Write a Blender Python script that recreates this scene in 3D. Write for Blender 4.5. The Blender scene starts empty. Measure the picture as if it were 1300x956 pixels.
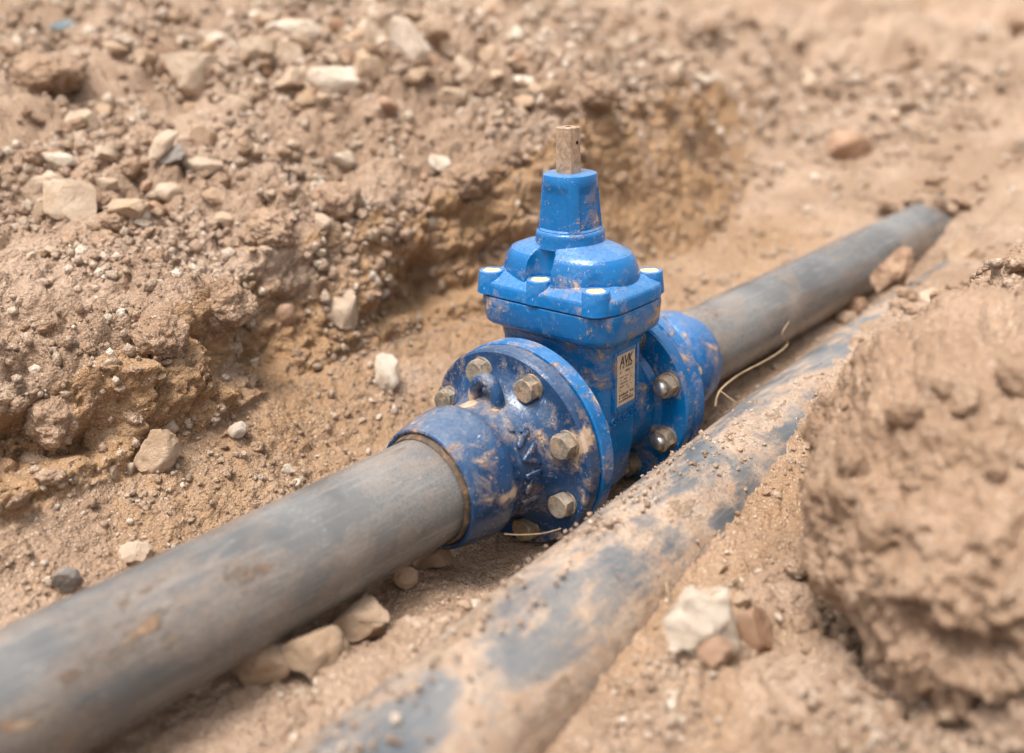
import bpy, bmesh, math, random
import numpy as np
from mathutils import Vector, Matrix

random.seed(11)
rng = np.random.default_rng(11)
PI = math.pi
S = bpy.context.scene
COL = S.collection

# ------------------------------------------------------------------ camera
CAM_POS = Vector((-0.8459, -0.6548, 0.4688))
YAW, PITCH, ROLL = math.radians(41.38), math.radians(19.41), math.radians(-1.66)
fwd = Vector((math.cos(YAW) * math.cos(PITCH), math.sin(YAW) * math.cos(PITCH), -math.sin(PITCH)))
rgt = Vector((math.sin(YAW), -math.cos(YAW), 0))
upv = rgt.cross(fwd)
rgt2 = rgt * math.cos(ROLL) + upv * math.sin(ROLL)
upv2 = -rgt * math.sin(ROLL) + upv * math.cos(ROLL)
cd = bpy.data.cameras.new('camera')
cam = bpy.data.objects.new('camera', cd)
COL.objects.link(cam)
rot = Matrix((rgt2, upv2, -fwd)).transposed()
cam.matrix_world = Matrix.Translation(CAM_POS) @ rot.to_4x4()
cd.sensor_width = 36.0
cd.lens = 36.0 * 1254.3 / 1300.0
cd.shift_y = -44.5 / 1300.0
cd.clip_start = 0.02
cd.clip_end = 500
cd.dof.use_dof = True
cd.dof.focus_distance = 1.07
cd.dof.aperture_fstop = 2.0
cd.dof.aperture_blades = 9
S.camera = cam

# ------------------------------------------------------------------ sky, sun, exposure (bright overcast)
W = bpy.data.worlds.new('World')
S.world = W
W.use_nodes = True
wn = W.node_tree
for n in list(wn.nodes):
    wn.nodes.remove(n)
SUN_EL, SUN_AZ = math.radians(72), math.radians(178)      # azimuth measured from +X towards +Y
sky = wn.nodes.new('ShaderNodeTexSky')
sky.sky_type = 'NISHITA'
sky.sun_disc = False
sky.sun_elevation = SUN_EL
sky.sun_rotation = PI / 2 - SUN_AZ
sky.air_density = 1.0
sky.dust_density = 6.0
sky.ozone_density = 1.0
hs = wn.nodes.new('ShaderNodeHueSaturation')
hs.inputs['Saturation'].default_value = 0.12
bg = wn.nodes.new('ShaderNodeBackground')
bg.inputs['Strength'].default_value = 0.11
wo = wn.nodes.new('ShaderNodeOutputWorld')
wn.links.new(sky.outputs[0], hs.inputs['Color'])
wn.links.new(hs.outputs[0], bg.inputs['Color'])
wn.links.new(bg.outputs[0], wo.inputs['Surface'])

sd = bpy.data.lights.new('sun', 'SUN')
sd.energy = 1.5
sd.angle = math.radians(22)
sd.color = (1.0, 0.93, 0.84)
sun = bpy.data.objects.new('sun', sd)
COL.objects.link(sun)
sdir = Vector((math.cos(SUN_EL) * math.cos(SUN_AZ), math.cos(SUN_EL) * math.sin(SUN_AZ), math.sin(SUN_EL)))
sun.rotation_euler = sdir.to_track_quat('Z', 'Y').to_euler()
sun.location = sdir * 6

S.view_settings.view_transform = 'Standard'
S.view_settings.look = 'None'
S.view_settings.gamma = 1.0
S.view_settings.exposure = 1.2
S.render.engine = 'CYCLES'


# ------------------------------------------------------------------ material helpers
class NT:
    def __init__(self, name, world=False):
        self.world = world
        self.m = bpy.data.materials.new(name)
        self.m.use_nodes = True
        self.t = self.m.node_tree
        for n in list(self.t.nodes):
            self.t.nodes.remove(n)
        self.out = self.t.nodes.new('ShaderNodeOutputMaterial')
        self.b = self.t.nodes.new('ShaderNodeBsdfPrincipled')
        self.t.links.new(self.b.outputs[0], self.out.inputs['Surface'])
        self._co = None

    def n(self, typ, **kw):
        nd = self.t.nodes.new(typ)
        for k, v in kw.items():
            setattr(nd, k, v)
        return nd

    def l(self, a, b):
        self.t.links.new(a, b)

    def co(self):
        if self._co is None:
            if self.world:        # earth and stones share one grain size whatever an object's own scale
                self._co = self.n('ShaderNodeNewGeometry').outputs['Position']
            else:
                self._co = self.n('ShaderNodeTexCoord').outputs['Object']
        return self._co

    def put(self, sock, v):
        if v is None:
            return
        if hasattr(v, 'is_output') or isinstance(v, bpy.types.NodeSocket):
            self.l(v, sock)
        else:
            sock.default_value = v

    def mapped(self, scale=(1, 1, 1), loc=(0, 0, 0), rot=(0, 0, 0)):
        m = self.n('ShaderNodeMapping')
        self.l(self.co(), m.inputs['Vector'])
        m.inputs['Scale'].default_value = scale
        m.inputs['Location'].default_value = loc
        m.inputs['Rotation'].default_value = rot
        return m.outputs[0]

    def noise(self, scale, detail=6, rough=0.55, dist=0.0, vec=None, col=False):
        nd = self.n('ShaderNodeTexNoise')
        self.l(vec if vec is not None else self.co(), nd.inputs['Vector'])
        nd.inputs['Scale'].default_value = scale
        nd.inputs['Detail'].default_value = detail
        nd.inputs['Roughness'].default_value = rough
        nd.inputs['Distortion'].default_value = dist
        return nd.outputs['Color' if col else 'Fac']

    def voro(self, scale, feat='F1', vec=None, out='Distance'):
        nd = self.n('ShaderNodeTexVoronoi')
        nd.feature = feat
        self.l(vec if vec is not None else self.co(), nd.inputs['Vector'])
        nd.inputs['Scale'].default_value = scale
        return nd.outputs[out]

    def rng(self, v, a, b, c=0.0, d=1.0, smooth=True):
        nd = self.n('ShaderNodeMapRange')
        nd.interpolation_type = 'SMOOTHSTEP' if smooth else 'LINEAR'
        self.l(v, nd.inputs[0])
        for i, x in enumerate((a, b, c, d)):
            nd.inputs[i + 1].default_value = x
        return nd.outputs[0]

    def math(self, op, a, b=None, clamp=False):
        nd = self.n('ShaderNodeMath')
        nd.operation = op
        nd.use_clamp = clamp
        self.put(nd.inputs[0], a)
        self.put(nd.inputs[1], b)
        return nd.outputs[0]

    def mix(self, f, a, b, blend='MIX'):
        nd = self.n('ShaderNodeMix')
        nd.data_type = 'RGBA'
        nd.blend_type = blend
        self.put(nd.inputs[0], f)
        for s, v in ((nd.inputs[6], a), (nd.inputs[7], b)):
            self.put(s, (v[0], v[1], v[2], 1) if isinstance(v, (tuple, list)) else v)
        return nd.outputs[2]

    def attr(self, name):
        nd = self.n('ShaderNodeAttribute')
        nd.attribute_name = name
        return nd.outputs['Fac']

    def nz(self):
        g = self.n('ShaderNodeNewGeometry')
        s = self.n('ShaderNodeSeparateXYZ')
        self.l(g.outputs['True Normal'], s.inputs[0])
        return s.outputs[2]

    def bump(self, h, strength, dist, prev=None):
        nd = self.n('ShaderNodeBump')
        nd.inputs['Strength'].default_value = strength
        nd.inputs['Distance'].default_value = dist
        self.l(h, nd.inputs['Height'])
        if prev is not None:
            self.l(prev, nd.inputs['Normal'])
        return nd.outputs[0]

    def done(self, col=None, rough=None, normal=None, metal=None, spec=None, coat=None):
        i = self.b.inputs
        if col is not None:
            self.put(i['Base Color'], (*col, 1) if isinstance(col, (tuple, list)) else col)
        self.put(i['Roughness'], rough)
        self.put(i['Metallic'], metal)
        self.put(i['Specular IOR Level'], spec)
        self.put(i['Coat Weight'], coat)
        if normal is not None:
            self.l(normal, i['Normal'])
        return self.m


def soil_material(name, pale=(0.48, 0.342, 0.25), mid=(0.36, 0.242, 0.165), dark=(0.20, 0.122, 0.076),
                  fresh=(0.40, 0.24, 0.125)):
    t = NT(name, True)
    n1 = t.noise(5, 5, 0.6)
    n2 = t.noise(38, 4, 0.65)
    n3 = t.noise(210, 3, 0.6)
    c = t.mix(t.rng(n1, 0.40, 0.62), mid, pale)
    f = t.math('MULTIPLY', t.attr('fresh'), t.rng(n2, 0.3, 0.62, 0.55, 1.0))
    c = t.mix(f, c, fresh)
    c = t.mix(t.rng(n2, 0.56, 0.78, 0, 0.5), c, dark)
    c = t.mix(t.rng(n3, 0.55, 0.75, 0, 0.5), c, (0.62, 0.49, 0.37))
    c = t.mix(t.rng(n3, 0.44, 0.28, 0, 0.4), c, (0.27, 0.175, 0.115))
    # pale mineral grains
    v = t.voro(330, 'F1')
    g = t.math('MULTIPLY', t.rng(v, 0.30, 0.2), t.rng(t.noise(95, 3), 0.5, 0.62))
    c = t.mix(g, c, (0.72, 0.62, 0.52))
    tone = t.attr('tone')
    c = t.mix(t.math('MAXIMUM', tone, 0.0), c, (0.70, 0.58, 0.47))
    c = t.mix(t.math('MAXIMUM', t.math('MULTIPLY', tone, -1.0), 0.0), c, (0.22, 0.145, 0.095))
    b0 = t.bump(t.noise(60, 6, 0.72), 0.85, 0.010)
    gr = t.math('ADD', t.voro(210, 'F1'), t.math('MULTIPLY', t.voro(480, 'F1'), 0.5))
    b1 = t.bump(t.math('MULTIPLY', gr, -1.0), 0.75, 0.0042, b0)
    return t.done(c, 0.95, b1, spec=0.12)


def rock_material(name, a, b, stain=(0.42, 0.27, 0.16), sf=0.6):
    t = NT(name, True)
    n1 = t.noise(28, 6, 0.6)
    n2 = t.noise(150, 6, 0.7)
    c = t.mix(t.rng(n1, 0.35, 0.65), a, b)
    c = t.mix(t.rng(t.noise(42, 5, 0.6, 0.6), 0.54, 0.7, 0, sf), c, stain)
    c = t.mix(t.rng(n2, 0.58, 0.76, 0, 0.35), c, (stain[0] * 0.6, stain[1] * 0.6, stain[2] * 0.6))
    b1 = t.bump(t.noise(70, 9, 0.75), 1.0, 0.007)
    b2 = t.bump(t.noise(430, 4, 0.6), 0.6, 0.001, b1)
    return t.done(c, 0.9, b2, spec=0.2)


def paint_material(name, base, deep, haze, haze_amt, mud_amt, scale=1.0, rough=0.22):
    t = NT(name)
    n1 = t.noise(7 * scale, 3, 0.6)
    c = t.mix(t.rng(n1, 0.35, 0.7), base, deep)
    # thin dust film settled on ledges, and rubbed scuffs
    scuff = t.rng(t.noise(26 * scale, 8, 0.70, 1.0), 0.50, 0.80)
    up = t.rng(t.nz(), 0.55, 0.99, 0.0, 0.5)
    grain = t.rng(t.noise(200, 5, 0.75), 0.12, 0.70)
    h = t.math('MULTIPLY', t.math('ADD', t.math('MULTIPLY', scuff, 0.8), up, True), grain)
    h = t.math('MULTIPLY', h, haze_amt)
    c = t.mix(h, c, haze)
    # fine scratches
    sv = t.mapped((40, 320, 90), rot=(0.5, 0.4, 0.7))
    sc = t.rng(t.noise(1.6, 4, 0.6, 0.4, sv), 0.66, 0.72)
    c = t.mix(t.math('MULTIPLY', sc, 0.5), c, (0.60, 0.62, 0.64))
    # flecks and crusts of dried mud
    nb = t.noise(24 * scale, 9, 0.66, 0.35, t.mapped(loc=(3.1, 1.7, 0.4)))
    lo = 0.70 - mud_amt * 0.13
    sp = t.rng(nb, lo, lo + 0.025)
    film = t.rng(nb, lo - 0.09, lo + 0.02, 0, 0.5)
    fl = t.math('MULTIPLY', t.rng(t.noise(170 * scale, 4, 0.62), 0.61, 0.66), t.rng(nb, lo - 0.16, lo - 0.06))
    mc = t.mix(t.rng(t.noise(80, 4, 0.65), 0.40, 0.60), (0.46, 0.345, 0.25), (0.38, 0.245, 0.15))
    m = t.math('MAXIMUM', t.math('MULTIPLY', fl, 0.9), t.math('MAXIMUM', t.math('MULTIPLY', sp, 0.95), t.math('MULTIPLY', film, grain)))
    c = t.mix(m, c, mc)
    r = t.math('ADD', t.math('ADD', t.math('MULTIPLY', h, 0.5), t.math('MULTIPLY', m, 0.6)), rough, True)
    hb = t.math('ADD', m, t.math('MULTIPLY', t.noise(240, 3), 0.3))
    b0 = t.bump(t.noise(45, 3, 0.5), 0.22, 0.004)
    b1 = t.bump(hb, 0.75, 0.0020, b0)
    return t.done(c, r, b1, spec=0.5)


def pipe_material(name, base, dust, dust_amt, mud_amt, rough=0.3, mud=((0.46, 0.31, 0.20), (0.38, 0.21, 0.10)), film_amt=0.26):
    t = NT(name)
    sv = t.mapped((5, 70, 70), rot=(0, 0.12, 0.10))
    sc = t.rng(t.noise(3.0, 5, 0.7, 0.3, sv), 0.50, 0.74)
    sv2 = t.mapped((60, 380, 380), rot=(0.2, 0.5, 0.45))
    scr = t.rng(t.noise(1.2, 3, 0.6, 0.4, sv2), 0.66, 0.72)
    c = t.mix(t.rng(t.noise(9, 3, 0.5), 0.35, 0.65), base, tuple(x * 1.3 for x in base))
    grain = t.rng(t.noise(420, 4, 0.7), 0.22, 0.62)
    cl = t.rng(t.noise(9, 5, 0.62, 0.5), 0.34, 0.74)
    d = t.math('ADD', t.math('MULTIPLY', sc, 0.45), t.math('MULTIPLY', t.math('MULTIPLY', cl, grain), 0.5), True)
    d = t.math('MULTIPLY', d, dust_amt)
    c = t.mix(d, c, dust)
    c = t.mix(t.math('MULTIPLY', scr, 0.55), c, (0.50, 0.48, 0.45))
    nb = t.noise(12, 12, 0.72, 0.3, t.mapped((0.6, 1.3, 1.3), loc=(0.7, 2.2, 5.0)))
    lo = 0.70 - 0.14 * mud_amt
    sp = t.rng(nb, lo, lo + 0.055)
    film = t.math('MULTIPLY', t.rng(nb, lo - 0.16, lo, 0, film_amt), grain)
    m = t.math('MAXIMUM', t.math('MULTIPLY', t.math('MULTIPLY', sp, 0.85), t.rng(t.noise(120, 5, 0.7), 0.25, 0.5, 0.35, 1.0)), film)
    mc = t.mix(t.rng(t.noise(70, 4, 0.65), 0.38, 0.62), mud[0], mud[1])
    c = t.mix(m, c, mc)
    r = t.math('ADD', t.math('ADD', t.math('MULTIPLY', d, 0.35), t.math('MULTIPLY', m, 0.5)), rough, True)
    b1 = t.bump(t.noise(300, 3, 0.6), 0.25, 0.0008)
    b2 = t.bump(t.math('MULTIPLY', sp, t.math('ADD', grain, 0.5)), 0.7, 0.003, b1)
    return t.done(c, r, b2, spec=0.5)


def plain(name, col, rough=0.7, metal=0.0, var=0.25, scale=60, bump=0.3, dirt=None, dirt_amt=0.5):
    t = NT(name)
    n = t.noise(scale, 6, 0.65)
    c = t.mix(t.rng(n, 0.35, 0.68), tuple(x * (1 - var) for x in col), tuple(min(1, x * (1 + var)) for x in col))
    if dirt:
        c = t.mix(t.rng(t.noise(scale * 1.7, 7, 0.65, 0.5), 0.46, 0.66, 0, dirt_amt), c, dirt)
    b = t.bump(t.noise(scale * 6, 5, 0.6), bump, 0.001)
    return t.done(c, rough, b, metal=metal)


M = {}
M['soil'] = soil_material('soil')
M['clod'] = soil_material('clod_soil', pale=(0.46, 0.315, 0.22), mid=(0.36, 0.235, 0.155))
M['rock_pale'] = rock_material('pale_limestone', (0.60, 0.47, 0.355), (0.50, 0.37, 0.265))
M['rock_white'] = rock_material('white_limestone', (0.68, 0.58, 0.475), (0.57, 0.455, 0.35), sf=0.5)
M['rock_tan'] = rock_material('tan_stone', (0.52, 0.38, 0.27), (0.43, 0.29, 0.19))
M['rock_red'] = rock_material('reddish_stone', (0.46, 0.30, 0.21), (0.36, 0.21, 0.13))
M['rock_rust'] = rock_material('rust_brown_stone', (0.44, 0.29, 0.195), (0.28, 0.17, 0.11), (0.16, 0.09, 0.06), 0.85)
M['rock_grey'] = rock_material('grey_stone', (0.32, 0.28, 0.25), (0.24, 0.21, 0.19), sf=0.5)
M['rock_blue'] = rock_material('bluish_stone', (0.17, 0.23, 0.26), (0.25, 0.29, 0.30), sf=0.25)
M['blue'] = paint_material('valve_blue_paint', (0.001, 0.128, 0.36), (0.001, 0.095, 0.28), (0.36, 0.44, 0.52), 0.42, 0.68)
M['blue_bonnet'] = paint_material('bonnet_blue_paint', (0.001, 0.135, 0.38), (0.001, 0.105, 0.31), (0.40, 0.50, 0.58), 0.45, 0.62)
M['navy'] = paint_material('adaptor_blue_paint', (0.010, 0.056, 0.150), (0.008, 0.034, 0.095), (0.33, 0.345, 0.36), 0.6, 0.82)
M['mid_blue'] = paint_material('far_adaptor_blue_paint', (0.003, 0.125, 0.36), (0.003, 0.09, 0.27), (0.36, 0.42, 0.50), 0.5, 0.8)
M['pipe'] = pipe_material('grey_pvc', (0.092, 0.092, 0.093), (0.36, 0.34, 0.315), 0.66, 0.62, 0.2)
M['pipe_dirty'] = pipe_material('muddy_pe', (0.085, 0.098, 0.112), (0.44, 0.345, 0.26), 0.62, 0.92, 0.32, ((0.50, 0.36, 0.25), (0.44, 0.28, 0.17)), 0.9)
M['bolt'] = plain('dusty_zinc', (0.21, 0.18, 0.145), 0.78, 0.08, 0.45, 70, 1.0, (0.40, 0.26, 0.16), 0.95)
M['bolt_dark'] = plain('rusty_bolt', (0.30, 0.25, 0.17), 0.65, 0.3, 0.3, 90, 0.4, (0.42, 0.27, 0.16), 0.6)
M['steel'] = plain('bare_steel', (0.62, 0.60, 0.57), 0.32, 0.9, 0.15, 70, 0.1)
M['stem'] = plain('dusty_brass_stem', (0.42, 0.29, 0.19), 0.62, 0.35, 0.3, 130, 0.6, (0.50, 0.40, 0.32), 0.7)
M['wax'] = plain('bolt_sealing_wax', (0.70, 0.48, 0.29), 0.6, 0.0, 0.12, 90, 0.3, (0.62, 0.36, 0.18), 0.4)
M['ring'] = plain('muddy_rubber_ring', (0.07, 0.05, 0.035), 0.85, 0.0, 0.4, 60, 0.5, (0.27, 0.15, 0.07), 0.95)
M['gasket'] = plain('black_gasket', (0.03, 0.03, 0.03), 0.8)
M['plate'] = plain('nameplate_foil', (0.60, 0.47, 0.34), 0.5, 0.0, 0.12, 110, 0.2, (0.48, 0.33, 0.2), 0.5)
M['ink'] = plain('black_print', (0.035, 0.028, 0.024), 0.6)
M['ink_faded'] = plain('faded_print', (0.17, 0.115, 0.075), 0.7, 0, 0.3)
M['hole'] = plain('stem_bore', (0.05, 0.035, 0.025), 0.8)
M['straw'] = plain('dry_root', (0.29, 0.20, 0.12), 0.85, 0.0, 0.25, 70)
M['bark'] = plain('dry_bark', (0.34, 0.22, 0.14), 0.9, 0.0, 0.3, 60, 0.8)


# ------------------------------------------------------------------ object helpers
def mesh_obj(name, verts, faces, mat, parent=None, smooth=None, loc=None):
    me = bpy.data.meshes.new(name)
    me.from_pydata([tuple(v) for v in verts], [], [tuple(f) for f in faces])
    return link_mesh(name, me, mat, parent, smooth, loc)


def link_mesh(name, me, mat, parent=None, smooth=None, loc=None):
    me.materials.append(M[mat] if isinstance(mat, str) else mat)
    if smooth is not None:
        me.shade_smooth()
        if smooth < 180:
            me.set_sharp_from_angle(angle=math.radians(smooth))
    o = bpy.data.objects.new(name, me)
    COL.objects.link(o)
    if parent is not None:
        o.parent = parent
    if loc is not None:
        o.location = loc
    return o


def bm_obj(name, bm, mat, parent=None, smooth=None, loc=None):
    bmesh.ops.recalc_face_normals(bm, faces=bm.faces)
    me = bpy.data.meshes.new(name)
    bm.to_mesh(me)
    bm.free()
    return link_mesh(name, me, mat, parent, smooth, loc)


def tag(o, label, cat, group=None, kind=None):
    if label:
        o['label'] = label
    if cat:
        o['category'] = cat
    if group:
        o['group'] = group
    if kind:
        o['kind'] = kind
    return o


def thing(name, label, cat, loc=(0, 0, 0), group=None):
    o = bpy.data.objects.new(name, None)
    COL.objects.link(o)
    o.location = loc
    o.empty_display_size = 0.05
    return tag(o, label, cat, group)


def loft(rings, closed_start=True, closed_end=True):
    """rings: list of equal-length lists of points -> verts, faces"""
    n = len(rings[0])
    verts = [p for r in rings for p in r]
    faces = []
    for i in range(len(rings) - 1):
        for j in range(n):
            a, b = i * n + j, i * n + (j + 1) % n
            faces.append((a, b, b + n, a + n))
    if closed_start:
        faces.append(tuple(range(n))[::-1])
    if closed_end:
        k = (len(rings) - 1) * n
        faces.append(tuple(range(k, k + n)))
    return verts, faces


def lathe_x(name, prof, mat, parent, seg=96, smooth=32, caps=False):
    """prof: (x, r) pairs, spun round the X axis; the profile is closed on itself unless caps"""
    rings = [[(x, r * math.cos(2 * PI * k / seg), r * math.sin(2 * PI * k / seg)) for k in range(seg)] for x, r in prof]
    if caps:
        v, f = loft(rings)
    else:
        v, f = loft(rings + [rings[0]], False, False)
        n = seg
        base = (len(rings)) * n
        f = [tuple(i - base if i >= base else i for i in q) for q in f]
        v = v[:base]
    bm = bmesh.new()
    bv = [bm.verts.new(p) for p in v]
    for q in f:
        try:
            bm.faces.new([bv[i] for i in q])
        except ValueError:
            pass
    return bm_obj(name, bm, mat, parent, smooth)


# ------------------------------------------------------------------ numpy noise
PERM = rng.permutation(1024)
PERM = np.concatenate([PERM, PERM, PERM])
GRAD = rng.normal(size=(1024, 3))
GRAD /= np.linalg.norm(GRAD, axis=1)[:, None]
JIT = rng.random((1024, 3))


def pnoise(p):
    i = np.floor(p).astype(np.int64)
    f = p - i
    i &= 1023
    u = f * f * f * (f * (f * 6 - 15) + 10)
    out = np.zeros(len(p))
    for dx in (0, 1):
        wx = u[:, 0] if dx else 1 - u[:, 0]
        px = PERM[(i[:, 0] + dx) & 1023]
        for dy in (0, 1):
            wy = u[:, 1] if dy else 1 - u[:, 1]
            py = PERM[px + ((i[:, 1] + dy) & 1023)]
            for dz in (0, 1):
                wz = u[:, 2] if dz else 1 - u[:, 2]
                h = PERM[py + ((i[:, 2] + dz) & 1023)]
                g = GRAD[h]
                out += wx * wy * wz * (g[:, 0] * (f[:, 0] - dx) + g[:, 1] * (f[:, 1] - dy) + g[:, 2] * (f[:, 2] - dz))
    return out * 1.5


def fbm(p, octv=4, gain=0.5):
    o = np.zeros(len(p))
    a = 1.0
    for k in range(octv):
        o += a * pnoise(p * (2.03 ** k) + 17.3 * k)
        a *= gain
    return o


def worley(p):
    """F1 distance and a random value per cell"""
    i = np.floor(p).astype(np.int64)
    f = p - i
    best = np.full(len(p), 9.0)
    sec = np.full(len(p), 9.0)
    cid = np.zeros(len(p), dtype=np.int64)
    for dx in (-1, 0, 1):
        px = PERM[(i[:, 0] + dx) & 1023]
        for dy in (-1, 0, 1):
            py = PERM[px + ((i[:, 1] + dy) & 1023)]
            for dz in (-1, 0, 1):
                h = PERM[py + ((i[:, 2] + dz) & 1023)]
                d = JIT[h] + (dx, dy, dz) - f
                q = np.einsum('ij,ij->i', d, d)
                m = q < best
                sec = np.where(m, best, np.minimum(sec, q))
                cid = np.where(m, h, cid)
                best = np.where(m, q, best)
    return np.sqrt(best), np.sqrt(sec), JIT[cid, 0]


def sstep(a, b, x):
    t = np.clip((x - a) / (b - a), 0, 1)
    return t * t * (3 - 2 * t)


# ------------------------------------------------------------------ trench and ground
def itp(x, pts):
    return np.interp(x, [p[0] for p in pts], [p[1] for p in pts])


P2_AXIS = [(-1.6, -0.30), (-1.0, -0.265), (-0.47, -0.226), (-0.29, -0.206), (-0.1, -0.196), (0.1, -0.187),
           (0.4, -0.172), (0.6, -0.158), (0.9, -0.150), (1.5, -0.15)]
P2_Z, P2_R = -0.052, 0.066


def base_height(x, y):
    # trench floor along the pipe, climbing where the trench ends
    fl = itp(x, [(-2, -0.06), (-0.45, -0.074), (-0.28, -0.078), (-0.2, -0.108), (0.2, -0.112), (0.3, -0.075), (0.6, -0.052),
                 (0.9, -0.035), (1.1, 0.005), (1.25, 0.055), (1.5, 0.11), (2.2, 0.17), (4, 0.33), (8, 0.75), (60, 5.0)])
    # left side
    yb = itp(x, [(-2, 0.23), (-0.6, 0.25), (-0.42, 0.255), (-0.28, 0.30), (-0.15, 0.335), (0.1, 0.355), (0.3, 0.32), (0.5, 0.31), (0.8, 0.28), (1.2, 0.36), (1.6, 0.52), (3, 0.9)])
    yr = itp(x, [(-2, 0.33), (-0.6, 0.34), (-0.42, 0.335), (-0.28, 0.37), (-0.15, 0.42), (0.1, 0.45), (0.3, 0.42), (0.5, 0.42), (0.65, 0.44), (1.1, 0.56), (1.6, 0.80), (3, 1.4)])
    zr = itp(x, [(-2, 0.10), (-0.45, 0.105), (-0.28, 0.125), (-0.15, 0.15), (0.1, 0.175), (0.3, 0.20), (0.5, 0.245), (0.65, 0.275), (1.1, 0.285), (1.6, 0.27), (3, 0.36), (60, 5.0)])
    zb = np.maximum(itp(x, [(-2, 0.0), (0.3, 0.0), (0.8, -0.01), (1.2, 0.02)]), fl + 0.02)
    t = np.clip((y - 0.07) / (yb - 0.07), 0, 1)
    hl = fl + (zb - fl) * (0.35 * t + 0.65 * t * t)
    hl = hl + 0.034 * np.exp(-((y - (itp(x, P2_AXIS) + 0.088)) / 0.026) ** 2) * (x < -0.2) * sstep(-0.2, -0.3, x)
    w = np.clip((y - yb) / np.maximum(yr - yb, 0.012), 0, 1)
    w = w * w * (3 - 2 * w)
    hl = hl + (np.maximum(zr, zb) - zb) * w
    e = np.maximum(y - yr, 0)
    hl = hl + 0.27 * 0.9 * (1 - np.exp(-e / 0.9)) + 0.115 * e
    # right side
    ya = itp(x, P2_AXIS)
    gr = itp(x, [(-2, -0.06), (-0.45, -0.056), (-0.3, -0.043), (-0.1, -0.022), (0.1, -0.002), (0.22, 0.014), (0.4, 0.022), (0.6, 0.024), (0.9, 0.03), (1.2, 0.07), (1.5, 0.1)])
    gr = np.maximum(gr, fl)
    yb2 = itp(x, [(-2, -0.62), (-0.6, -0.62), (-0.3, -0.55), (-0.12, -0.42), (0.05, -0.32), (0.4, -0.275), (1.0, -0.27), (2, -0.3)])
    zb2 = np.maximum(itp(x, [(-2, -0.03), (-0.2, -0.028), (0.1, 0.005), (0.4, 0.03), (1, 0.05), (1.6, 0.12)]), fl + 0.01)
    zr2 = itp(x, [(-2, 0.12), (-0.5, 0.13), (-0.1, 0.17), (0.3, 0.19), (0.7, 0.17), (1.2, 0.19), (2, 0.28), (4, 0.42), (60, 5.0)])
    yo = ya - 0.035
    t = np.clip((yo - y) / np.maximum(yo - yb2, 0.01), 0, 1)
    hr = gr + (zb2 - gr) * t
    w = np.clip((yb2 - y) / 0.11, 0, 1)
    w = w * w * (3 - 2 * w)
    hr = hr + (np.maximum(zr2, zb2) - zb2) * w
    e = np.maximum(yb2 - 0.11 - y, 0)
    hr = hr + 0.10 * 0.5 * (1 - np.exp(-e / 0.5)) + 0.02 * e
    sh_ = 0.022 * sstep(0.12, 0.3, x)
    s = sstep(ya + 0.012 + sh_, ya - 0.028 + sh_, y)
    h = hl * (1 - s) + hr * s
    return h


def axis_coords(lo, hi, step, far_lo, far_hi, g_lo, g_hi):
    c = list(np.arange(lo, hi, step))
    d = step
    x = c[-1]
    while x < far_hi:
        d *= g_hi
        x += d
        c.append(x)
    d = step
    x = lo
    pre = []
    while x > far_lo:
        d *= g_lo
        x -= d
        pre.append(x)
    return np.array(pre[::-1] + c)


gx = axis_coords(-0.72, 1.0, 0.0031, -60, 60, 1.10, 1.035)
gy = axis_coords(-0.58, 0.72, 0.0031, -60, 60, 1.12, 1.035)
NYF = 600
lo_y = gy[gy < -0.5801]
hi_y = gy[gy > 0.7199]
NX, NY = len(gx), len(lo_y) + NYF + len(hi_y)
ysamp = np.linspace(-0.58, 0.717, 1600)
rows = np.empty((NX, NY))
for k in range(NX):                       # even spacing along the slope, so that the steep walls get their share
    hh = base_height(np.full_like(ysamp, gx[k]), ysamp)
    ds = np.hypot(np.diff(ysamp), np.diff(hh))
    cs = np.concatenate([[0], np.cumsum(ds)])
    rows[k] = np.concatenate([lo_y, np.interp(np.linspace(0, cs[-1], NYF), cs, ysamp), hi_y])
X = np.repeat(gx[:, None], NY, 1).ravel()
Y = rows.ravel()
H = base_height(X, Y)
Hg = H.reshape(NX, NY)
for _ in range(6):                        # soften the ruled profile
    Hp = np.pad(Hg, 1, mode='edge')
    Hg = (Hp[1:-1, 1:-1] * 2 + Hp[:-2, 1:-1] + Hp[2:, 1:-1] + Hp[1:-1, :-2] + Hp[1:-1, 2:]) / 6
H = Hg.ravel()
P = np.stack([X, Y, H], 1)
Pg = P.reshape(NX, NY, 3)
N = np.cross(np.gradient(Pg, axis=0), np.gradient(Pg, axis=1)).reshape(-1, 3)
N /= np.linalg.norm(N, axis=1)[:, None]
far = sstep(1.2, 6.0, np.hypot(X, Y))
steep = 1 - N[:, 2]
ya = itp(X, P2_AXIS)
# how rough the ground is: sandy smooth floor, cloddy banks
bank_l = sstep(0.0, 0.06, H) * sstep(0.2, 0.34, Y)
bank_r = sstep(-0.24, -0.36, Y)
roughm = np.clip(0.22 + 0.9 * bank_l + 0.8 * bank_r + 0.5 * sstep(0.12, 0.4, steep) + 0.6 * sstep(1.3, 1.9, X), 0, 1)
near_pipe = 1 - sstep(0.07, 0.13, np.abs(Y)) * sstep(0.075, 0.12, np.abs(Y - ya))
near_pipe *= 1 - sstep(1.25, 1.5, X)
roughm *= 1 - 0.75 * near_pipe
patch = 0.5 + 0.5 * np.clip(2.2 * pnoise(P * 2.6 + 5.0), -1, 1)        # smooth and broken areas of the bank
bankn = np.clip(bank_l + bank_r, 0, 1)
rough2 = roughm * (1 - 0.6 * bankn * patch)
smooth_wall = sstep(0.25, 0.5, X) * sstep(0.2, 0.28, Y) * (1 - sstep(0.17, 0.25, H)) * (1 - sstep(1.3, 1.6, X))
roughm *= 1 - 0.55 * smooth_wall
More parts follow.
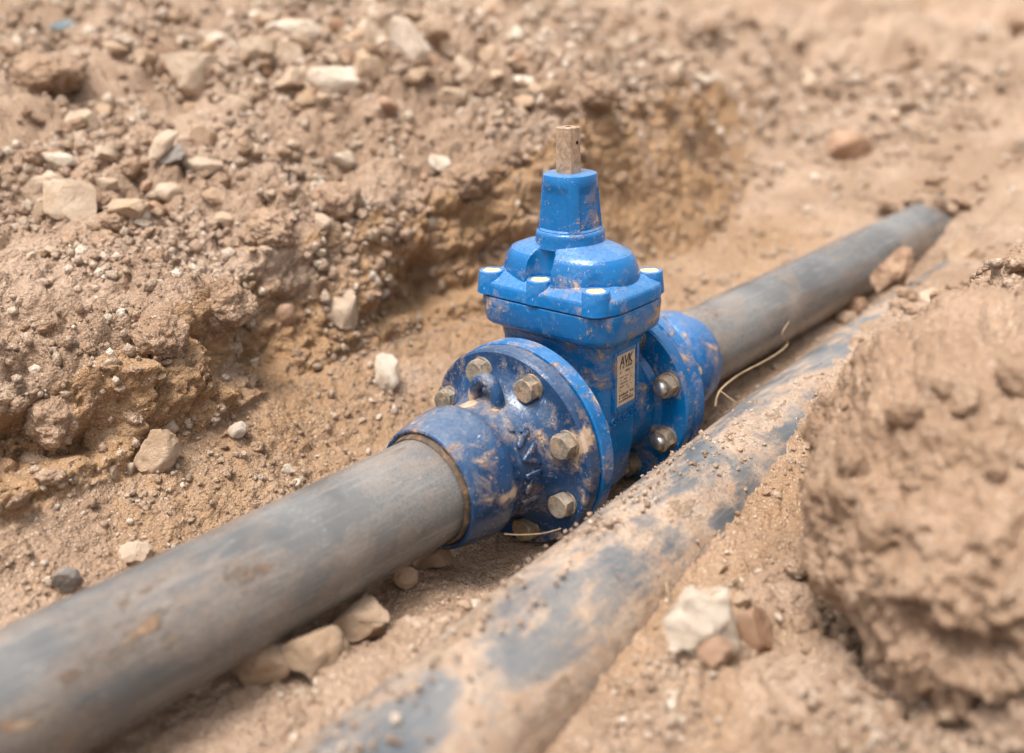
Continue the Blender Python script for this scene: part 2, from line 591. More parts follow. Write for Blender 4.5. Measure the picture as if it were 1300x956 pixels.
rough2 *= 1 - 0.65 * smooth_wall
D = 0.046 * fbm(P * 5.0, 3, 0.5) * roughm
D += 0.020 * fbm(P * 17.0 + 3.1, 4, 0.6) * rough2
wp = P + 0.012 * np.stack([pnoise(P * 22 + 1), pnoise(P * 22 + 40), pnoise(P * 22 + 80)], 1)
d1, d2, c1 = worley(wp * 17.0)
D += rough2 * 0.034 * (np.sqrt(np.clip(d2 - d1, 0, 1)) - 0.45) * (0.3 + c1)
g1, g2, c0 = worley(wp * 8.0 + 3.3)
D += rough2 * bankn * 0.050 * (np.sqrt(np.clip(g2 - g1, 0, 1)) - 0.5) * (0.2 + c0) * (1 - far)
e1, e2, c2 = worley(wp * 46.0 + 7.7)
D += (0.25 + 0.75 * rough2) * 0.0125 * (np.sqrt(np.clip(e2 - e1, 0, 1)) - 0.45) * (0.25 + c2)
fine = 0.55 + 0.45 * rough2
D += 0.0058 * fbm(P * 75.0, 3, 0.6) * fine * (1 - far)
q1, q2, c3 = worley(P * 125.0 + 2.2)
D += 0.0048 * (np.sqrt(np.clip(q2 - q1, 0, 1)) - 0.4) * c3 * fine * (1 - far)
D += far * 0.10 * fbm(P * 1.4 + 9.0, 4, 0.55) + 0.10 * sstep(1.35, 2.1, X) * fbm(P * 4.5 + 31.0, 4, 0.58)
# undercut below the left rim, so the crust stands proud of the wall
wall_l = sstep(0.02, 0.05, H) * (1 - sstep(0.085, 0.12, H)) * sstep(0.24, 0.3, Y) * (1 - sstep(0.5, 0.6, Y)) * (1 - sstep(0.3, 0.6, X))
D -= 0.060 * wall_l * np.clip(0.25 + 1.5 * pnoise(P * 7.0 + 4.4), -0.3, 1)
P = P + N * D[:, None]
# layered fracture steps on the banks
fresh = np.clip(sstep(0.10, 0.32, steep) * sstep(0.1, 0.2, Y) + 0.55 * sstep(0.10, 0.16, Y) * (1 - sstep(-0.01, 0.03, H)) * (X < 3)
                + 0.5 * sstep(-0.2, -0.26, Y) * (1 - sstep(-0.36, -0.42, Y)), 0, 1)
fresh = np.clip(fresh * sstep(-0.35, 0.35, fbm(P * 6.0 + 21, 3) + 0.25 + 0.35 * sstep(-0.2, 0.3, X)), 0, 1) * (1 - sstep(2.0, 3.0, X))

me = bpy.data.meshes.new('ground')
idx = np.arange(NX * NY).reshape(NX, NY)
quads = np.stack([idx[:-1, :-1], idx[1:, :-1], idx[1:, 1:], idx[:-1, 1:]], -1).reshape(-1, 4)
me.vertices.add(len(P))
me.vertices.foreach_set('co', P.astype(np.float32).ravel())
me.loops.add(quads.size)
me.loops.foreach_set('vertex_index', quads.astype(np.int32).ravel())
me.polygons.add(len(quads))
me.polygons.foreach_set('loop_start', np.arange(0, quads.size, 4, dtype=np.int32))
me.update(calc_edges=True)
at = me.attributes.new('fresh', 'FLOAT', 'POINT')
at.data.foreach_set('value', fresh.astype(np.float32))
me.shade_smooth()
me.materials.append(M['soil'])
ground = bpy.data.objects.new('ground', me)
COL.objects.link(ground)
ground['kind'] = 'structure'
bpy.context.view_layer.update()
PN = np.zeros(len(P) * 3, dtype=np.float32)
me.vertex_normals.foreach_get('vector', PN)
PN = PN.reshape(-1, 3)

F_PX = 1254.3


def spot(px, py):
    """the point of the ground that a feature of the photograph stands on"""
    d = (fwd * F_PX + rgt2 * (px - 650) - upv2 * (py - 433.5)).normalized()
    ok, loc, nrm, i = ground.ray_cast(CAM_POS, d)
    if not ok:
        loc = CAM_POS + d * 3
        nrm = Vector((0, 0, 1))
    return loc, nrm, (loc - CAM_POS).dot(fwd)


#__SETTING_END__
# ------------------------------------------------------------------ pipes
SEG = 128


def tube_path(name, pts, r, mat, parent=None, seg=96, wall=0.006):
    rings = []
    n = len(pts)
    for i, p in enumerate(pts):
        a = Vector(pts[max(0, i - 1)])
        b = Vector(pts[min(n - 1, i + 1)])
        t = (b - a).normalized()
        u = Vector((0, 0, 1)).cross(t).normalized()
        v = t.cross(u)
        rings.append([Vector(p) + (u * math.cos(2 * PI * k / seg) + v * math.sin(2 * PI * k / seg)) * r for k in range(seg)])
    v, f = loft(rings)
    return mesh_obj(name, v, f, mat, parent, 60)


near_pipe_o = lathe_x('water_pipe', [(-1.9, 0.055), (-1.2, 0.055), (-0.8, 0.055), (-0.5, 0.055), (-0.2, 0.055), (-0.2, 0.049), (-1.9, 0.049)],
                      'pipe', None, SEG, 50)
tag(near_pipe_o, 'thick grey plastic pipe running from the lower left into the dark blue adaptor', 'pipe')
far_pipe_o = lathe_x('water_pipe', [(0.2, 0.055), (0.5, 0.055), (0.9, 0.055), (1.9, 0.055), (1.9, 0.049), (0.2, 0.049)], 'pipe', None, SEG, 50)
tag(far_pipe_o, 'grey plastic pipe running from the brighter blue far adaptor into the bank', 'pipe')

ss = np.linspace(-1.6, 1.4, 70)
p2 = tube_path('water_pipe', [(float(x), float(itp(x, P2_AXIS)), P2_Z + 0.004 * math.sin(x * 5)) for x in ss], P2_R, 'pipe_dirty')
tag(p2, 'mud caked pipe half buried in front of the valve, beside the grey pipe', 'pipe')

# ------------------------------------------------------------------ flange adaptors
PCD_R = 0.090
BOLT_ANG = [22.5 + 45 * k + 2.9 for k in range(8)]        # from the top, clockwise as seen from the near pipe


def hex_prism(bm, x0, x1, af, cy, cz, rot, chamfer=0.0022, out=-1):
    """hexagon along X between x0 (inner) and x1 (outer end), corners chamfered on the outer end"""
    R = af / math.sqrt(3)
    def ring(x, r):
        return [bm.verts.new((x, cy + r * math.cos(rot + k * PI / 3), cz + r * math.sin(rot + k * PI / 3))) for k in range(6)]
    def ring12(x, rr):
        return [bm.verts.new((x, cy + rr * math.cos(rot + k * PI / 12), cz + rr * math.sin(rot + k * PI / 12))) for k in range(24)]
    def hexr(k):
        a = (k * PI / 12) % (PI / 3) - PI / 6
        return R * math.cos(PI / 6) / math.cos(a)
    def hring(x, lim=None):
        out_ = []
        for k in range(24):
            rr = hexr(k)
            out_.append(bm.verts.new((x, cy + rr * math.cos(rot + k * PI / 12), cz + rr * math.sin(rot + k * PI / 12))))
        return out_
    r0 = hring(x0)
    r1 = []
    for k in range(24):                                   # the edge dips at the corners
        rr = hexr(k)
        dip = chamfer * (rr - R * math.cos(PI / 6)) / (R - R * math.cos(PI / 6))
        x = x1 - (x1 - x0) / abs(x1 - x0) * (dip + 0.0006)
        r1.append(bm.verts.new((x, cy + rr * math.cos(rot + k * PI / 12), cz + rr * math.sin(rot + k * PI / 12))))
    r2 = ring12(x1, R * math.cos(PI / 6) * 0.97)
    for a, b in ((r0, r1), (r1, r2)):
        for k in range(24):
            bm.faces.new((a[k], a[(k + 1) % 24], b[(k + 1) % 24], b[k]))
    bm.faces.new(r0)
    bm.faces.new(r2)


def cyl_x(bm, x0, x1, r, cy, cz, seg=24, dome=0.0):
    def ring(x, rr):
        return [bm.verts.new((x, cy + rr * math.cos(2 * PI * k / seg), cz + rr * math.sin(2 * PI * k / seg))) for k in range(seg)]
    rs = [ring(x0, r), ring(x1, r)]
    s = 1 if x1 > x0 else -1
    if dome:
        for q in (0.35, 0.7, 0.9):
            rs.append(ring(x1 + s * dome * math.sin(q * PI / 2), r * math.cos(q * PI / 2)))
    for a, b in zip(rs[:-1], rs[1:]):
        for k in range(seg):
            bm.faces.new((a[k], a[(k + 1) % seg], b[(k + 1) % seg], b[k]))
    bm.faces.new(rs[0])
    bm.faces.new(rs[-1])


def text_mesh(body, size, depth, spacing=1.0, shear=0.0, res=3, bold=0.0):
    cu = bpy.data.curves.new('txt', 'FONT')
    cu.body = body
    cu.size = size
    cu.extrude = depth
    cu.offset = bold
    cu.resolution_u = res
    cu.space_character = spacing
    cu.shear = shear
    cu.align_x = 'CENTER'
    cu.align_y = 'CENTER'
    ob = bpy.data.objects.new('txt', cu)
    COL.objects.link(ob)
    bpy.context.view_layer.update()
    dg = bpy.context.evaluated_depsgraph_get()
    m = bpy.data.meshes.new_from_object(ob.evaluated_get(dg))
    bpy.data.objects.remove(ob)
    bpy.data.curves.remove(cu)
    m.materials.clear()
    return m


def adaptor(sgn, paint, R, label, near):
    """socket adaptor: the flange face is at |x| = .0965, the mouth at |x| = .238"""
    root = thing('flange_adaptor', label, 'pipe fitting', (sgn * 0.17, 0, 0))
    off = sgn * 0.17
    prof = [(0.0965, 0.052), (0.0965, R - 0.003), (0.0985, R), (0.1140, R), (0.1168, R - 0.0028), (0.1172, 0.096), (0.1185, 0.090), (0.1235, 0.0825),
            (0.131, 0.0740), (0.142, 0.0688), (0.155, 0.0664), (0.168, 0.0660), (0.1755, 0.0666), (0.1795, 0.0688), (0.1835, 0.0716), (0.189, 0.0730),
            (0.197, 0.0726), (0.212, 0.0706), (0.226, 0.0680), (0.234, 0.0661), (0.2385, 0.0645), (0.2395, 0.0626), (0.2380, 0.0600), (0.225, 0.0590), (0.225, 0.052)]
    body = lathe_x('socket_body', [(sgn * x - off, r) for x, r in prof], paint, root, 128, 26)
    body['label'] = 'dusty painted iron socket with round bolted flange'
    ring = lathe_x('rubber_ring', [(sgn * x - off, r) for x, r in ((0.222, 0.0552), (0.222, 0.0585), (0.2385, 0.0590), (0.2420, 0.0578), (0.2435, 0.0562), (0.2425, 0.0551))], 'ring', root, 96, 60)
    gk = lathe_x('gasket', [(sgn * x - off, r) for x, r in ((0.0948, 0.05), (0.0948, 0.101), (0.0967, 0.101), (0.0967, 0.05))], 'gasket', root, 64, 60)
    for i, a in enumerate(BOLT_ANG):
        if sgn > 0:
            a -= 2.0
        ar = math.radians(a)
        cy, cz = -PCD_R * math.sin(ar), PCD_R * math.cos(ar)
        bm = bmesh.new()
        hex_prism(bm, sgn * 0.1192 - off, sgn * 0.1322 - off, 0.0245, cy, cz, random.random() * PI)
        cyl_x(bm, sgn * 0.1160 - off, sgn * 0.1195 - off, 0.0150, cy, cz, 28)          # washer
        cyl_x(bm, sgn * 0.1165 - off, sgn * 0.0590 - off, 0.0078, cy, cz, 20, 0.003)   # shank
        b = bm_obj('bolt', bm, 'bolt_dark' if (near and i in (3,)) else 'bolt', root, 30)
        bm = bmesh.new()
        hex_prism(bm, sgn * 0.0745 - off, sgn * 0.0610 - off, 0.0245, cy, cz, random.random() * PI)
        cyl_x(bm, sgn * 0.0770 - off, sgn * 0.0742 - off, 0.0150, cy, cz, 28)
        nut = bm_obj('nut', bm, 'bolt', b, 30)
        bm = bmesh.new()
        cyl_x(bm, sgn * 0.0612 - off, sgn * 0.0575 - off, 0.0084, cy, cz, 20, 0.0036)
        bm_obj('threaded_end', bm, 'steel', b, 40)
    # lifting eye on top of the neck
    rings = []
    pts = []
    ex = 0.146
    for k in range(15):
        q = PI * (k / 14)
        pts.append(Vector((sgn * (ex - 0.0) - off + 0.0, 0.0165 * math.cos(q) , 0.0630 + 0.027 * math.sin(q) ** 0.8)))
    for i, p in enumerate(pts):
        a_ = pts[max(0, i - 1)]
        b_ = pts[min(len(pts) - 1, i + 1)]
        tt = (b_ - a_).normalized()
        v_ = tt.cross(Vector((1, 0, 0)))
        rings.append([p + Vector((1, 0, 0)) * 0.0085 * math.cos(2 * PI * j / 14) + v_ * 0.0068 * math.sin(2 * PI * j / 14) for j in range(14)])
    v, f = loft(rings)
    mesh_obj('lifting_eye', v, f, paint, root, 60)
    if near:
        # raised foundry lettering running down the neck
        for chr_, t0 in (('A', -0.036), ('V', -0.011), ('K', 0.015), ('D', 0.048)):
            m = text_mesh(chr_, 0.036, 0.0, 1.0, 0.0, 4, 0.0009)
            bm = bmesh.new()
            bm.from_mesh(m)
            bpy.data.meshes.remove(m)
            bmesh.ops.remove_doubles(bm, verts=bm.verts, dist=1e-5)
            bmesh.ops.triangulate(bm, faces=bm.faces)
            for _ in range(2):
                bmesh.ops.subdivide_edges(bm, edges=[e for e in bm.edges if e.calc_length() > 0.004], cuts=1)
                bmesh.ops.triangulate(bm, faces=bm.faces)
            geo = bmesh.ops.extrude_face_region(bm, geom=list(bm.faces), use_keep_orig=True)
            tops = set(g for g in geo['geom'] if isinstance(g, bmesh.types.BMVert))
            for vv in bm.verts:
                tx, ty = vv.co.x + t0, vv.co.y
                ang = math.radians(80) + tx / 0.0670          # round the neck, from the top down the camera side
                lx = 0.1535 - 0.78 * ty
                rr = np.interp(lx, [0.131, 0.142, 0.155, 0.168, 0.1755], [0.0740, 0.0688, 0.0664, 0.0660, 0.0666]) + (0.0030 if vv in tops else -0.002)
                vv.co = (-lx - off, -rr * math.sin(ang), rr * math.cos(ang))
            bm_obj('raised_letter', bm, paint, root, None)
    return root


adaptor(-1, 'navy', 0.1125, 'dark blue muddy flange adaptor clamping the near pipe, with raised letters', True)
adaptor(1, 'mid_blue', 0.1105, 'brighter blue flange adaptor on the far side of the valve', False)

# ------------------------------------------------------------------ gate valve
valve = thing('gate_valve', 'bright blue gate valve with domed bonnet and bare square stem', 'valve', (0, 0, -0.11))
VO = Vector((0, 0, 0.11))           # children are written about the pipe axis


def vz(pts):
    return [(p[0], p[1], p[2] + 0.11) for p in pts]


def rrect(hx, hy, rad, z, n=96, bulge_x=0.0, bulge_y=0.0, cx=0.0):
    """rounded rectangle sampled by n points, sides optionally bowed outwards"""
    pts = []
    rad = min(rad, hx * 0.999, hy * 0.999)
    per_q = n // 4
    for q in range(4):
        sx = (1, -1, -1, 1)[q]
        sy = (1, 1, -1, -1)[q]
        ccx, ccy = sx * (hx - rad), sy * (hy - rad)
        for k in range(per_q):
            m = per_q // 2
            a = q * PI / 2 + (PI / 2) * min(max((k - (per_q - m) / 2) / (m - 1), 0), 1)
            x = ccx + rad * math.cos(a)
            y = ccy + rad * math.sin(a)
            # spread the remaining samples along the straight sides
            if k < (per_q - m) / 2:
                t = 1 - k / ((per_q - m) / 2)
                if q % 2 == 0:
                    y = y * (1 - t)
                else:
                    x = x * (1 - t)
            elif k > per_q - (per_q - m) / 2 - 1:
                t = (k - (per_q - (per_q - m) / 2 - 1)) / ((per_q - m) / 2 + 1)
                if q % 2 == 0:
                    x = x * (1 - t)
                else:
                    y = y * (1 - t)
            fx = x / hx
            fy = y / hy
            x += bulge_x * (1 - fy * fy) * (1 if x > 0 else -1) * min(1, abs(fx) ** 4)
            y += bulge_y * (1 - fx * fx) * (1 if y > 0 else -1) * min(1, abs(fy) ** 4)
            pts.append((x + cx, y, z))
    return pts


# hollow body between the flanges, rising to the body flange
secs = [(-0.086, 0.020, 0.040, 0.020), (-0.080, 0.030, 0.056, 0.028), (-0.065, 0.035, 0.066, 0.026), (-0.02, 0.0365, 0.0715, 0.020), (0.05, 0.0375, 0.0735, 0.016),
        (0.096, 0.0390, 0.0750, 0.014), (0.106, 0.0415, 0.0768, 0.016), (0.1115, 0.048, 0.081, 0.019), (0.1150, 0.0565, 0.0860, 0.024), (0.1180, 0.0605, 0.0885, 0.0265), (0.1220, 0.0622, 0.0897, 0.028),
        (0.1430, 0.0636, 0.0910, 0.028), (0.1472, 0.0630, 0.0904, 0.0275), (0.1482, 0.0618, 0.0892, 0.0265)]
rings = [vz(rrect(hx, hy, r, z, 96, 0.0025 if z > 0.1 else 0.0015, 0.003 if z > 0.1 else 0.0005)) for z, hx, hy, r in secs]
v, f = loft(rings)
bm = bmesh.new()
bvs = [bm.verts.new(p) for p in v]
for q in f:
    bm.faces.new([bvs[i] for i in q])
body = bm_obj('valve_body', bm, 'blue', valve, 38)
# barrel carrying the two flanges
fl = lathe_x('flange', [(-0.0948, 0.05), (-0.0948, 0.1125), (-0.0932, 0.1145), (-0.0770, 0.1145), (-0.0750, 0.1123), (-0.0746, 0.076), (-0.070, 0.070), (-0.02, 0.068), (-0.02, 0.05)], 'blue', valve, 128, 30)
fl2 = lathe_x('flange', [(0.0948, 0.05), (0.0948, 0.108), (0.0932, 0.110), (0.0795, 0.110), (0.0772, 0.1078), (0.0768, 0.076), (0.070, 0.070), (0.02, 0.068), (0.02, 0.05)], 'blue', valve, 128, 30)
for o in (fl, fl2):
    o.location = VO

# bonnet: flange with six bolt bosses, then the dome with scallops round the bosses
BOSS = [(-0.0500, 0.0735), (-0.0515, 0.002), (-0.0500, -0.0715), (0.0500, -0.0715), (0.0515, -0.002), (0.0500, 0.0735)]
secs = [(0.1492, 0.0618, 0.0892, 0.0265), (0.1504, 0.0634, 0.0908, 0.028), (0.1612, 0.0630, 0.0904, 0.0275), (0.1644, 0.0618, 0.0892, 0.027), (0.1668, 0.0585, 0.0858, 0.026), (0.1745, 0.048, 0.075, 0.024)]
rings = [vz(rrect(hx, hy, r, z, 96, 0.0025, 0.003)) for z, hx, hy, r in secs]
v, f = loft(rings)
bonnet = mesh_obj('bonnet', v, f, 'blue_bonnet', valve, 38)
bonnet['label'] = 'domed upper casting of the valve with six bolt bosses'
seg = 160
prof = [(0.150, 1.02), (0.157, 1.0), (0.164, 0.985), (0.170, 0.98), (0.176, 0.975), (0.182, 0.962), (0.1880, 0.938), (0.1945, 0.905), (0.1998, 0.855), (0.2045, 0.775), (0.2080, 0.675), (0.2102, 0.575), (0.2110, 0.49)]
rings = []
for z, k in prof:
    w = min(1, max(0, (k - 0.49) / 0.36))
    rr = []
    for j in range(seg):
        a = 2 * PI * j / seg
        ex, ey = 0.058 * k, 0.0835 * k
        pe = 2.3
        rad = 1 / ((abs(math.cos(a)) / ex) ** pe + (abs(math.sin(a)) / ey) ** pe) ** (1 / pe)
        rad = rad * w + 0.0385 * (1 - w) * (k / 0.49 if w == 0 else 1)
        x, y = rad * math.cos(a), rad * math.sin(a)
        for bx, by in BOSS:
            dx, dy = x - bx, y - by
            d = math.hypot(dx, dy)
            rc = 0.0168
            if d < rc and z > 0.150:
                # push the skin back out of the spanner clearance, towards the middle
                L = math.hypot(bx, by) if abs(by) > 0.01 else abs(bx)
                ux, uy = (-bx / L, -by / L) if abs(by) > 0.01 else (-1 if bx > 0 else 1, 0)
                pr = dx * ux + dy * uy
                qq = d * d - pr * pr
                need = math.sqrt(max(rc * rc - qq, 0)) - pr
                x += ux * need
                y += uy * need
        rr.append((x, y, z))
    rings.append(vz(rr))
v, f = loft(rings)
dome = mesh_obj('dome', v, f, 'blue_bonnet', bonnet, 34)
# small casting pip on the dome
bm = bmesh.new()
bmesh.ops.create_uvsphere(bm, u_segments=20, v_segments=10, radius=1)
bmesh.ops.scale(bm, vec=(0.0075, 0.0055, 0.003), verts=bm.verts)
pip = bm_obj('casting_pip', bm, 'blue', bonnet, 60, (-0.026, -0.036, 0.198 + 0.11))
pip.rotation_euler = (0.55, -0.4, 0.4)


def cyl_z(bm, z0, z1, r0, r1, cx, cy, seg=28, bev=0.0012):
    def ring(z, r):
        return [bm.verts.new((cx + r * math.cos(2 * PI * k / seg), cy + r * math.sin(2 * PI * k / seg), z)) for k in range(seg)]
    rs = [ring(z0, r0), ring(z1 - bev, r1), ring(z1 - bev * 0.3, r1 - bev * 0.35), ring(z1, r1 - bev)]
    return rs


for i, (bx, by) in enumerate(BOSS):
    zt = 0.1755 if abs(by) > 0.01 else 0.1765
    bm = bmesh.new()
    rs = cyl_z(bm, 0.151, zt, 0.0172, 0.0146, 0, 0)
    inn = [bm.verts.new((0.0106 * math.cos(2 * PI * k / 28), 0.0106 * math.sin(2 * PI * k / 28), zt)) for k in range(28)]
    low = [bm.verts.new((0.0104 * math.cos(2 * PI * k / 28), 0.0104 * math.sin(2 * PI * k / 28), zt - 0.006)) for k in range(28)]
    rs += [inn, low]
    for a, b in zip(rs[:-1], rs[1:]):
        for k in range(28):
            bm.faces.new((a[k], a[(k + 1) % 28], b[(k + 1) % 28], b[k]))
    bm.faces.new(low)
    bo = bm_obj('bolt_boss', bm, 'blue_bonnet', bonnet, 40, (bx, by, 0.11))
    bm = bmesh.new()
    bmesh.ops.create_circle(bm, cap_ends=True, cap_tris=True, segments=24, radius=0.0105)
    bmesh.ops.subdivide_edges(bm, edges=bm.edges, cuts=2)
    for vv in bm.verts:
        rr = vv.co.xy.length
        vv.co.z = 0.0002 * math.sin(vv.co.x * 500 + i) + 0.0002 * math.cos(vv.co.y * 600) - 0.0008 * (1 - rr / 0.0105)
    wx = bm_obj('wax_plug', bm, 'wax', bo, 60, (0, 0, zt - 0.0006))

# collar and ribbed neck
prof = [(0.2060, 0.0398), (0.2100, 0.0388), (0.2190, 0.0382), (0.2215, 0.0376), (0.2232, 0.0360), (0.2240, 0.0330)]
rings = [vz([(r * math.cos(2 * PI * k / 72), r * math.sin(2 * PI * k / 72), z) for k in range(72)]) for z, r in prof]
v, f = loft(rings)
mesh_obj('collar', v, f, 'blue_bonnet', bonnet, 40)
rings = []
NSEG = 144
for z, r, rec in ((0.220, 0.0352, 0.0), (0.2245, 0.0348, 0.0), (0.2262, 0.0343, 1.0), (0.245, 0.0325, 1.0), (0.262, 0.0311, 1.0), (0.267, 0.0307, 0.75), (0.2712, 0.0303, 0.2), (0.2735, 0.0301, 0.0), (0.2815, 0.0295, 0.0), (0.2838, 0.0285, 0.0), (0.2846, 0.0265, 0.0)):
    rr = []
    for k in range(NSEG):
        a = 2 * PI * k / NSEG
        d = abs((a - PI / 4 + PI / 4) % (PI / 2) - PI / 4)          # angle to the nearest rib, ribs on the diagonals
        rib = min(1, max(0, (0.25 - d) / 0.09))
        rib = rib * rib * (3 - 2 * rib)
        sq = 1 + 0.018 * math.cos(4 * (a - PI / 4))
        q = r * sq - rec * 0.0026 * (1 - rib)
        rr.append((q * math.cos(a), q * math.sin(a), z))
    rings.append(vz(rr))
v, f = loft(rings)
nk = mesh_obj('neck', v, f, 'blue_bonnet', bonnet, 30)

# square stem with a cross bore and a tapped hole in its end
HS = 0.0098
SX = -0.0025
bm = bmesh.new()
ch = 0.0016


def sq8(h, z, tz=0.0):
    c = ch
    return [bm.verts.new((x, y, z)) for x, y in ((h, -h + c), (h, h - c), (h - c, h), (-h + c, h), (-h, h - c), (-h, -h + c), (-h + c, -h), (h - c, -h))]


zb_, zt_ = 0.275, 0.3335
r0 = sq8(HS * 1.03, zb_)
r1 = sq8(HS, zt_ - 0.001)
r2 = sq8(HS - 0.0010, zt_)
for a, b in ((r0, r1), (r1, r2)):
    for k in range(8):
        if a is r0 and k == 6:
            continue
        bm.faces.new((a[k], a[(k + 1) % 8], b[(k + 1) % 8], b[k]))
# end face with a hole


def holed(outer, center, ax1, ax2, rad, depth, axis_in, n=16):
    circ = [bm.verts.new(center + ax1 * rad * math.cos(2 * PI * k / n) + ax2 * rad * math.sin(2 * PI * k / n)) for k in range(n)]
    def ang(p):
        d = p - center
        return math.atan2(d.dot(ax2), d.dot(ax1)) % (2 * PI)
    oi = sorted(outer, key=lambda q: ang(q.co))
    m = len(oi)
    for i in range(m):
        a, b = oi[i], oi[(i + 1) % m]
        aa, ab = ang(a.co), ang(b.co)
        if ab <= aa:
            ab += 2 * PI
        ks = [k for k in range(int(math.ceil(aa / (2 * PI / n))), int(math.floor(ab / (2 * PI / n))) + 1)]
        k0 = round(aa / (2 * PI / n))
        k1 = round(ab / (2 * PI / n))
        seq = [circ[k % n] for k in range(k1, k0 - 1, -1)]
        try:
            bm.faces.new([a, b] + seq)
        except ValueError:
            pass
    inner = [bm.verts.new(c.co + axis_in * depth) for c in circ]
    fs = []
    for k in range(n):
        fs.append(bm.faces.new((circ[k], circ[(k + 1) % n], inner[(k + 1) % n], inner[k])))
    fs.append(bm.faces.new(inner))
    return fs


fs = holed(r2, Vector((0, 0, zt_)), Vector((1, 0, 0)), Vector((0, 1, 0)), 0.0034, 0.012, Vector((0, 0, -1)))
yf = -HS * 1.0
side = [r0[6], r0[7], r1[7], r1[6]]
fs += holed(side, Vector((0.0028, -HS * 1.006, zt_ - 0.0165)), Vector((1, 0, 0)), Vector((0, 0, 1)), 0.0021, 0.008, Vector((0, 1, 0)))
bm.faces.new(r0)
for fc in fs:
    fc.material_index = 1
stem = bm_obj('stem', bm, 'stem', valve, 30, (SX, 0, 0.11))
stem.data.materials.append(M['hole'])
stem['label'] = 'bare brown square stem end with a small bore'

# nameplate in a raised frame on the front face of the body
FY = -0.0742
bm = bmesh.new()


def frame_box(bm, x0, x1, y0, y1, z0, z1):
    vs = [bm.verts.new((x, y, z)) for x in (x0, x1) for y in (y0, y1) for z in (z0, z1)]
    for q in ((0, 1, 3, 2), (4, 6, 7, 5), (0, 4, 5, 1), (2, 3, 7, 6), (0, 2, 6, 4), (1, 5, 7, 3)):
        bm.faces.new([vs[i] for i in q])


PX0, PX1, PZ0, PZ1 = -0.0175, 0.0185, 0.033, 0.094
for x0, x1, z0, z1 in ((PX0 - 0.006, PX0, PZ0 - 0.006, PZ1 + 0.006), (PX1, PX1 + 0.006, PZ0 - 0.006, PZ1 + 0.006), (PX0, PX1, PZ0 - 0.006, PZ0), (PX0, PX1, PZ1, PZ1 + 0.006)):
    frame_box(bm, x0, x1, FY - 0.0030, FY + 0.002, z0, z1)
bmesh.ops.bevel(bm, geom=list(bm.edges), offset=0.0009, segments=2, affect='EDGES')
fr = bm_obj('nameplate_frame', bm, 'blue', body, 40, (0, 0, 0.11))
bm = bmesh.new()
frame_box(bm, PX0 + 0.0004, PX1 - 0.0004, FY - 0.0014, FY + 0.002, PZ0 + 0.0004, PZ1 - 0.0004)
npl = bm_obj('nameplate', bm, 'plate', body, 40, (0, 0, 0.11))
npl['label'] = 'tan metal nameplate with black print'
WP = PX1 - PX0
cxp = (PX0 + PX1) / 2
m = text_mesh('AVK', 0.0165, 0.0002, 0.86, 0.15, 4)
for vv in m.vertices:
    x, y, z = vv.co
    vv.co = (cxp + x * 0.84, FY - 0.00165 - z, PZ1 - 0.0095 + y * 1.05 + 0.11)
link_mesh('printed_logo', m, 'ink', body)
# worn print: rows of short strokes too faded to read, and a block of heavier strokes below
bm = bmesh.new()
for z, h, dens in ((PZ0 + 0.0445, 0.0040, 0.8), (PZ0 + 0.0395, 0.0034, 0.75), (PZ0 + 0.0335, 0.0017, 0.6), (PZ0 + 0.0300, 0.0017, 0.6), (PZ0 + 0.0262, 0.0022, 0.7), (PZ0 + 0.0222, 0.0022, 0.6), (PZ0 + 0.0183, 0.0016, 0.4)):
    x = PX0 + 0.0065
    while x < PX1 - 0.0065:
        w = random.uniform(0.0006, 0.0020)
        if random.random() < dens:
            hh = h * random.uniform(0.55, 1.0)
            frame_box(bm, x, x + w, FY - 0.00165, FY - 0.0012, z - hh / 2, z + hh / 2)
        x += w + random.uniform(0.0005, 0.0011)
for r_ in range(3):
    x = PX0 + 0.0055
    while x < PX1 - 0.005:
        w = random.uniform(0.0010, 0.0032)
        if random.random() < 0.85:
            z = PZ0 + 0.0042 + r_ * 0.0036
            frame_box(bm, x, x + w, FY - 0.00165, FY - 0.0012, z, z + random.uniform(0.0018, 0.0031))
        x += w + random.uniform(0.0004, 0.0012)
bm_obj('faded_print', bm, 'ink_faded', body, None, (0, 0, 0.11))
m = text_mesh('GGG-50', 0.0135, 0.0012, 1.05, 0.0, 3)
for vv in m.vertices:
    x, y, z = vv.co
    vv.co = (cxp + x, FY + 0.0006 - z, 0.0155 + y + 0.11)
o = link_mesh('raised_lettering', m, 'blue', body)

#__VALVE_END__
# ------------------------------------------------------------------ stones
ICO = {}


def ico(sub):
    if sub not in ICO:
        bm = bmesh.new()
        bmesh.ops.create_icosphere(bm, subdivisions=sub, radius=1.0)
        bm.verts.ensure_lookup_table()
        ICO[sub] = (np.array([v.co[:] for v in bm.verts]), [tuple(v.index for v in f.verts) for f in bm.faces])
        bm.free()
    return ICO[sub]


def rock_mesh(seed, dims, cuts=9, sub=4, rough=0.11, sharp=True, flat=None):
    r = np.random.default_rng(seed)
    v, f = ico(sub)
    v = v.copy()
    for k in range(cuts):
        n = r.normal(size=3)
        n /= np.linalg.norm(n)
        d = r.uniform(0.48, 0.80)
        s = v @ n - d
        v = v - np.outer(np.maximum(s, 0), n) * 0.97
    if flat:
        s = v[:, 2] - flat
        v[:, 2] -= np.maximum(s, 0) * 0.95
    off = r.random(3) * 50
    disp = rough * fbm(v * 2.4 + off, 4, 0.55) + rough * 0.35 * fbm(v * 9 + off, 2)
    v = v * (1 + disp)[:, None]
    v /= np.abs(v).max(axis=0)
    v *= np.array(dims) / 2
    me = bpy.data.meshes.new('stone')
    me.from_pydata(v.tolist(), [], f)
    me.shade_smooth()
    me.set_sharp_from_angle(angle=math.radians(38))
    return me


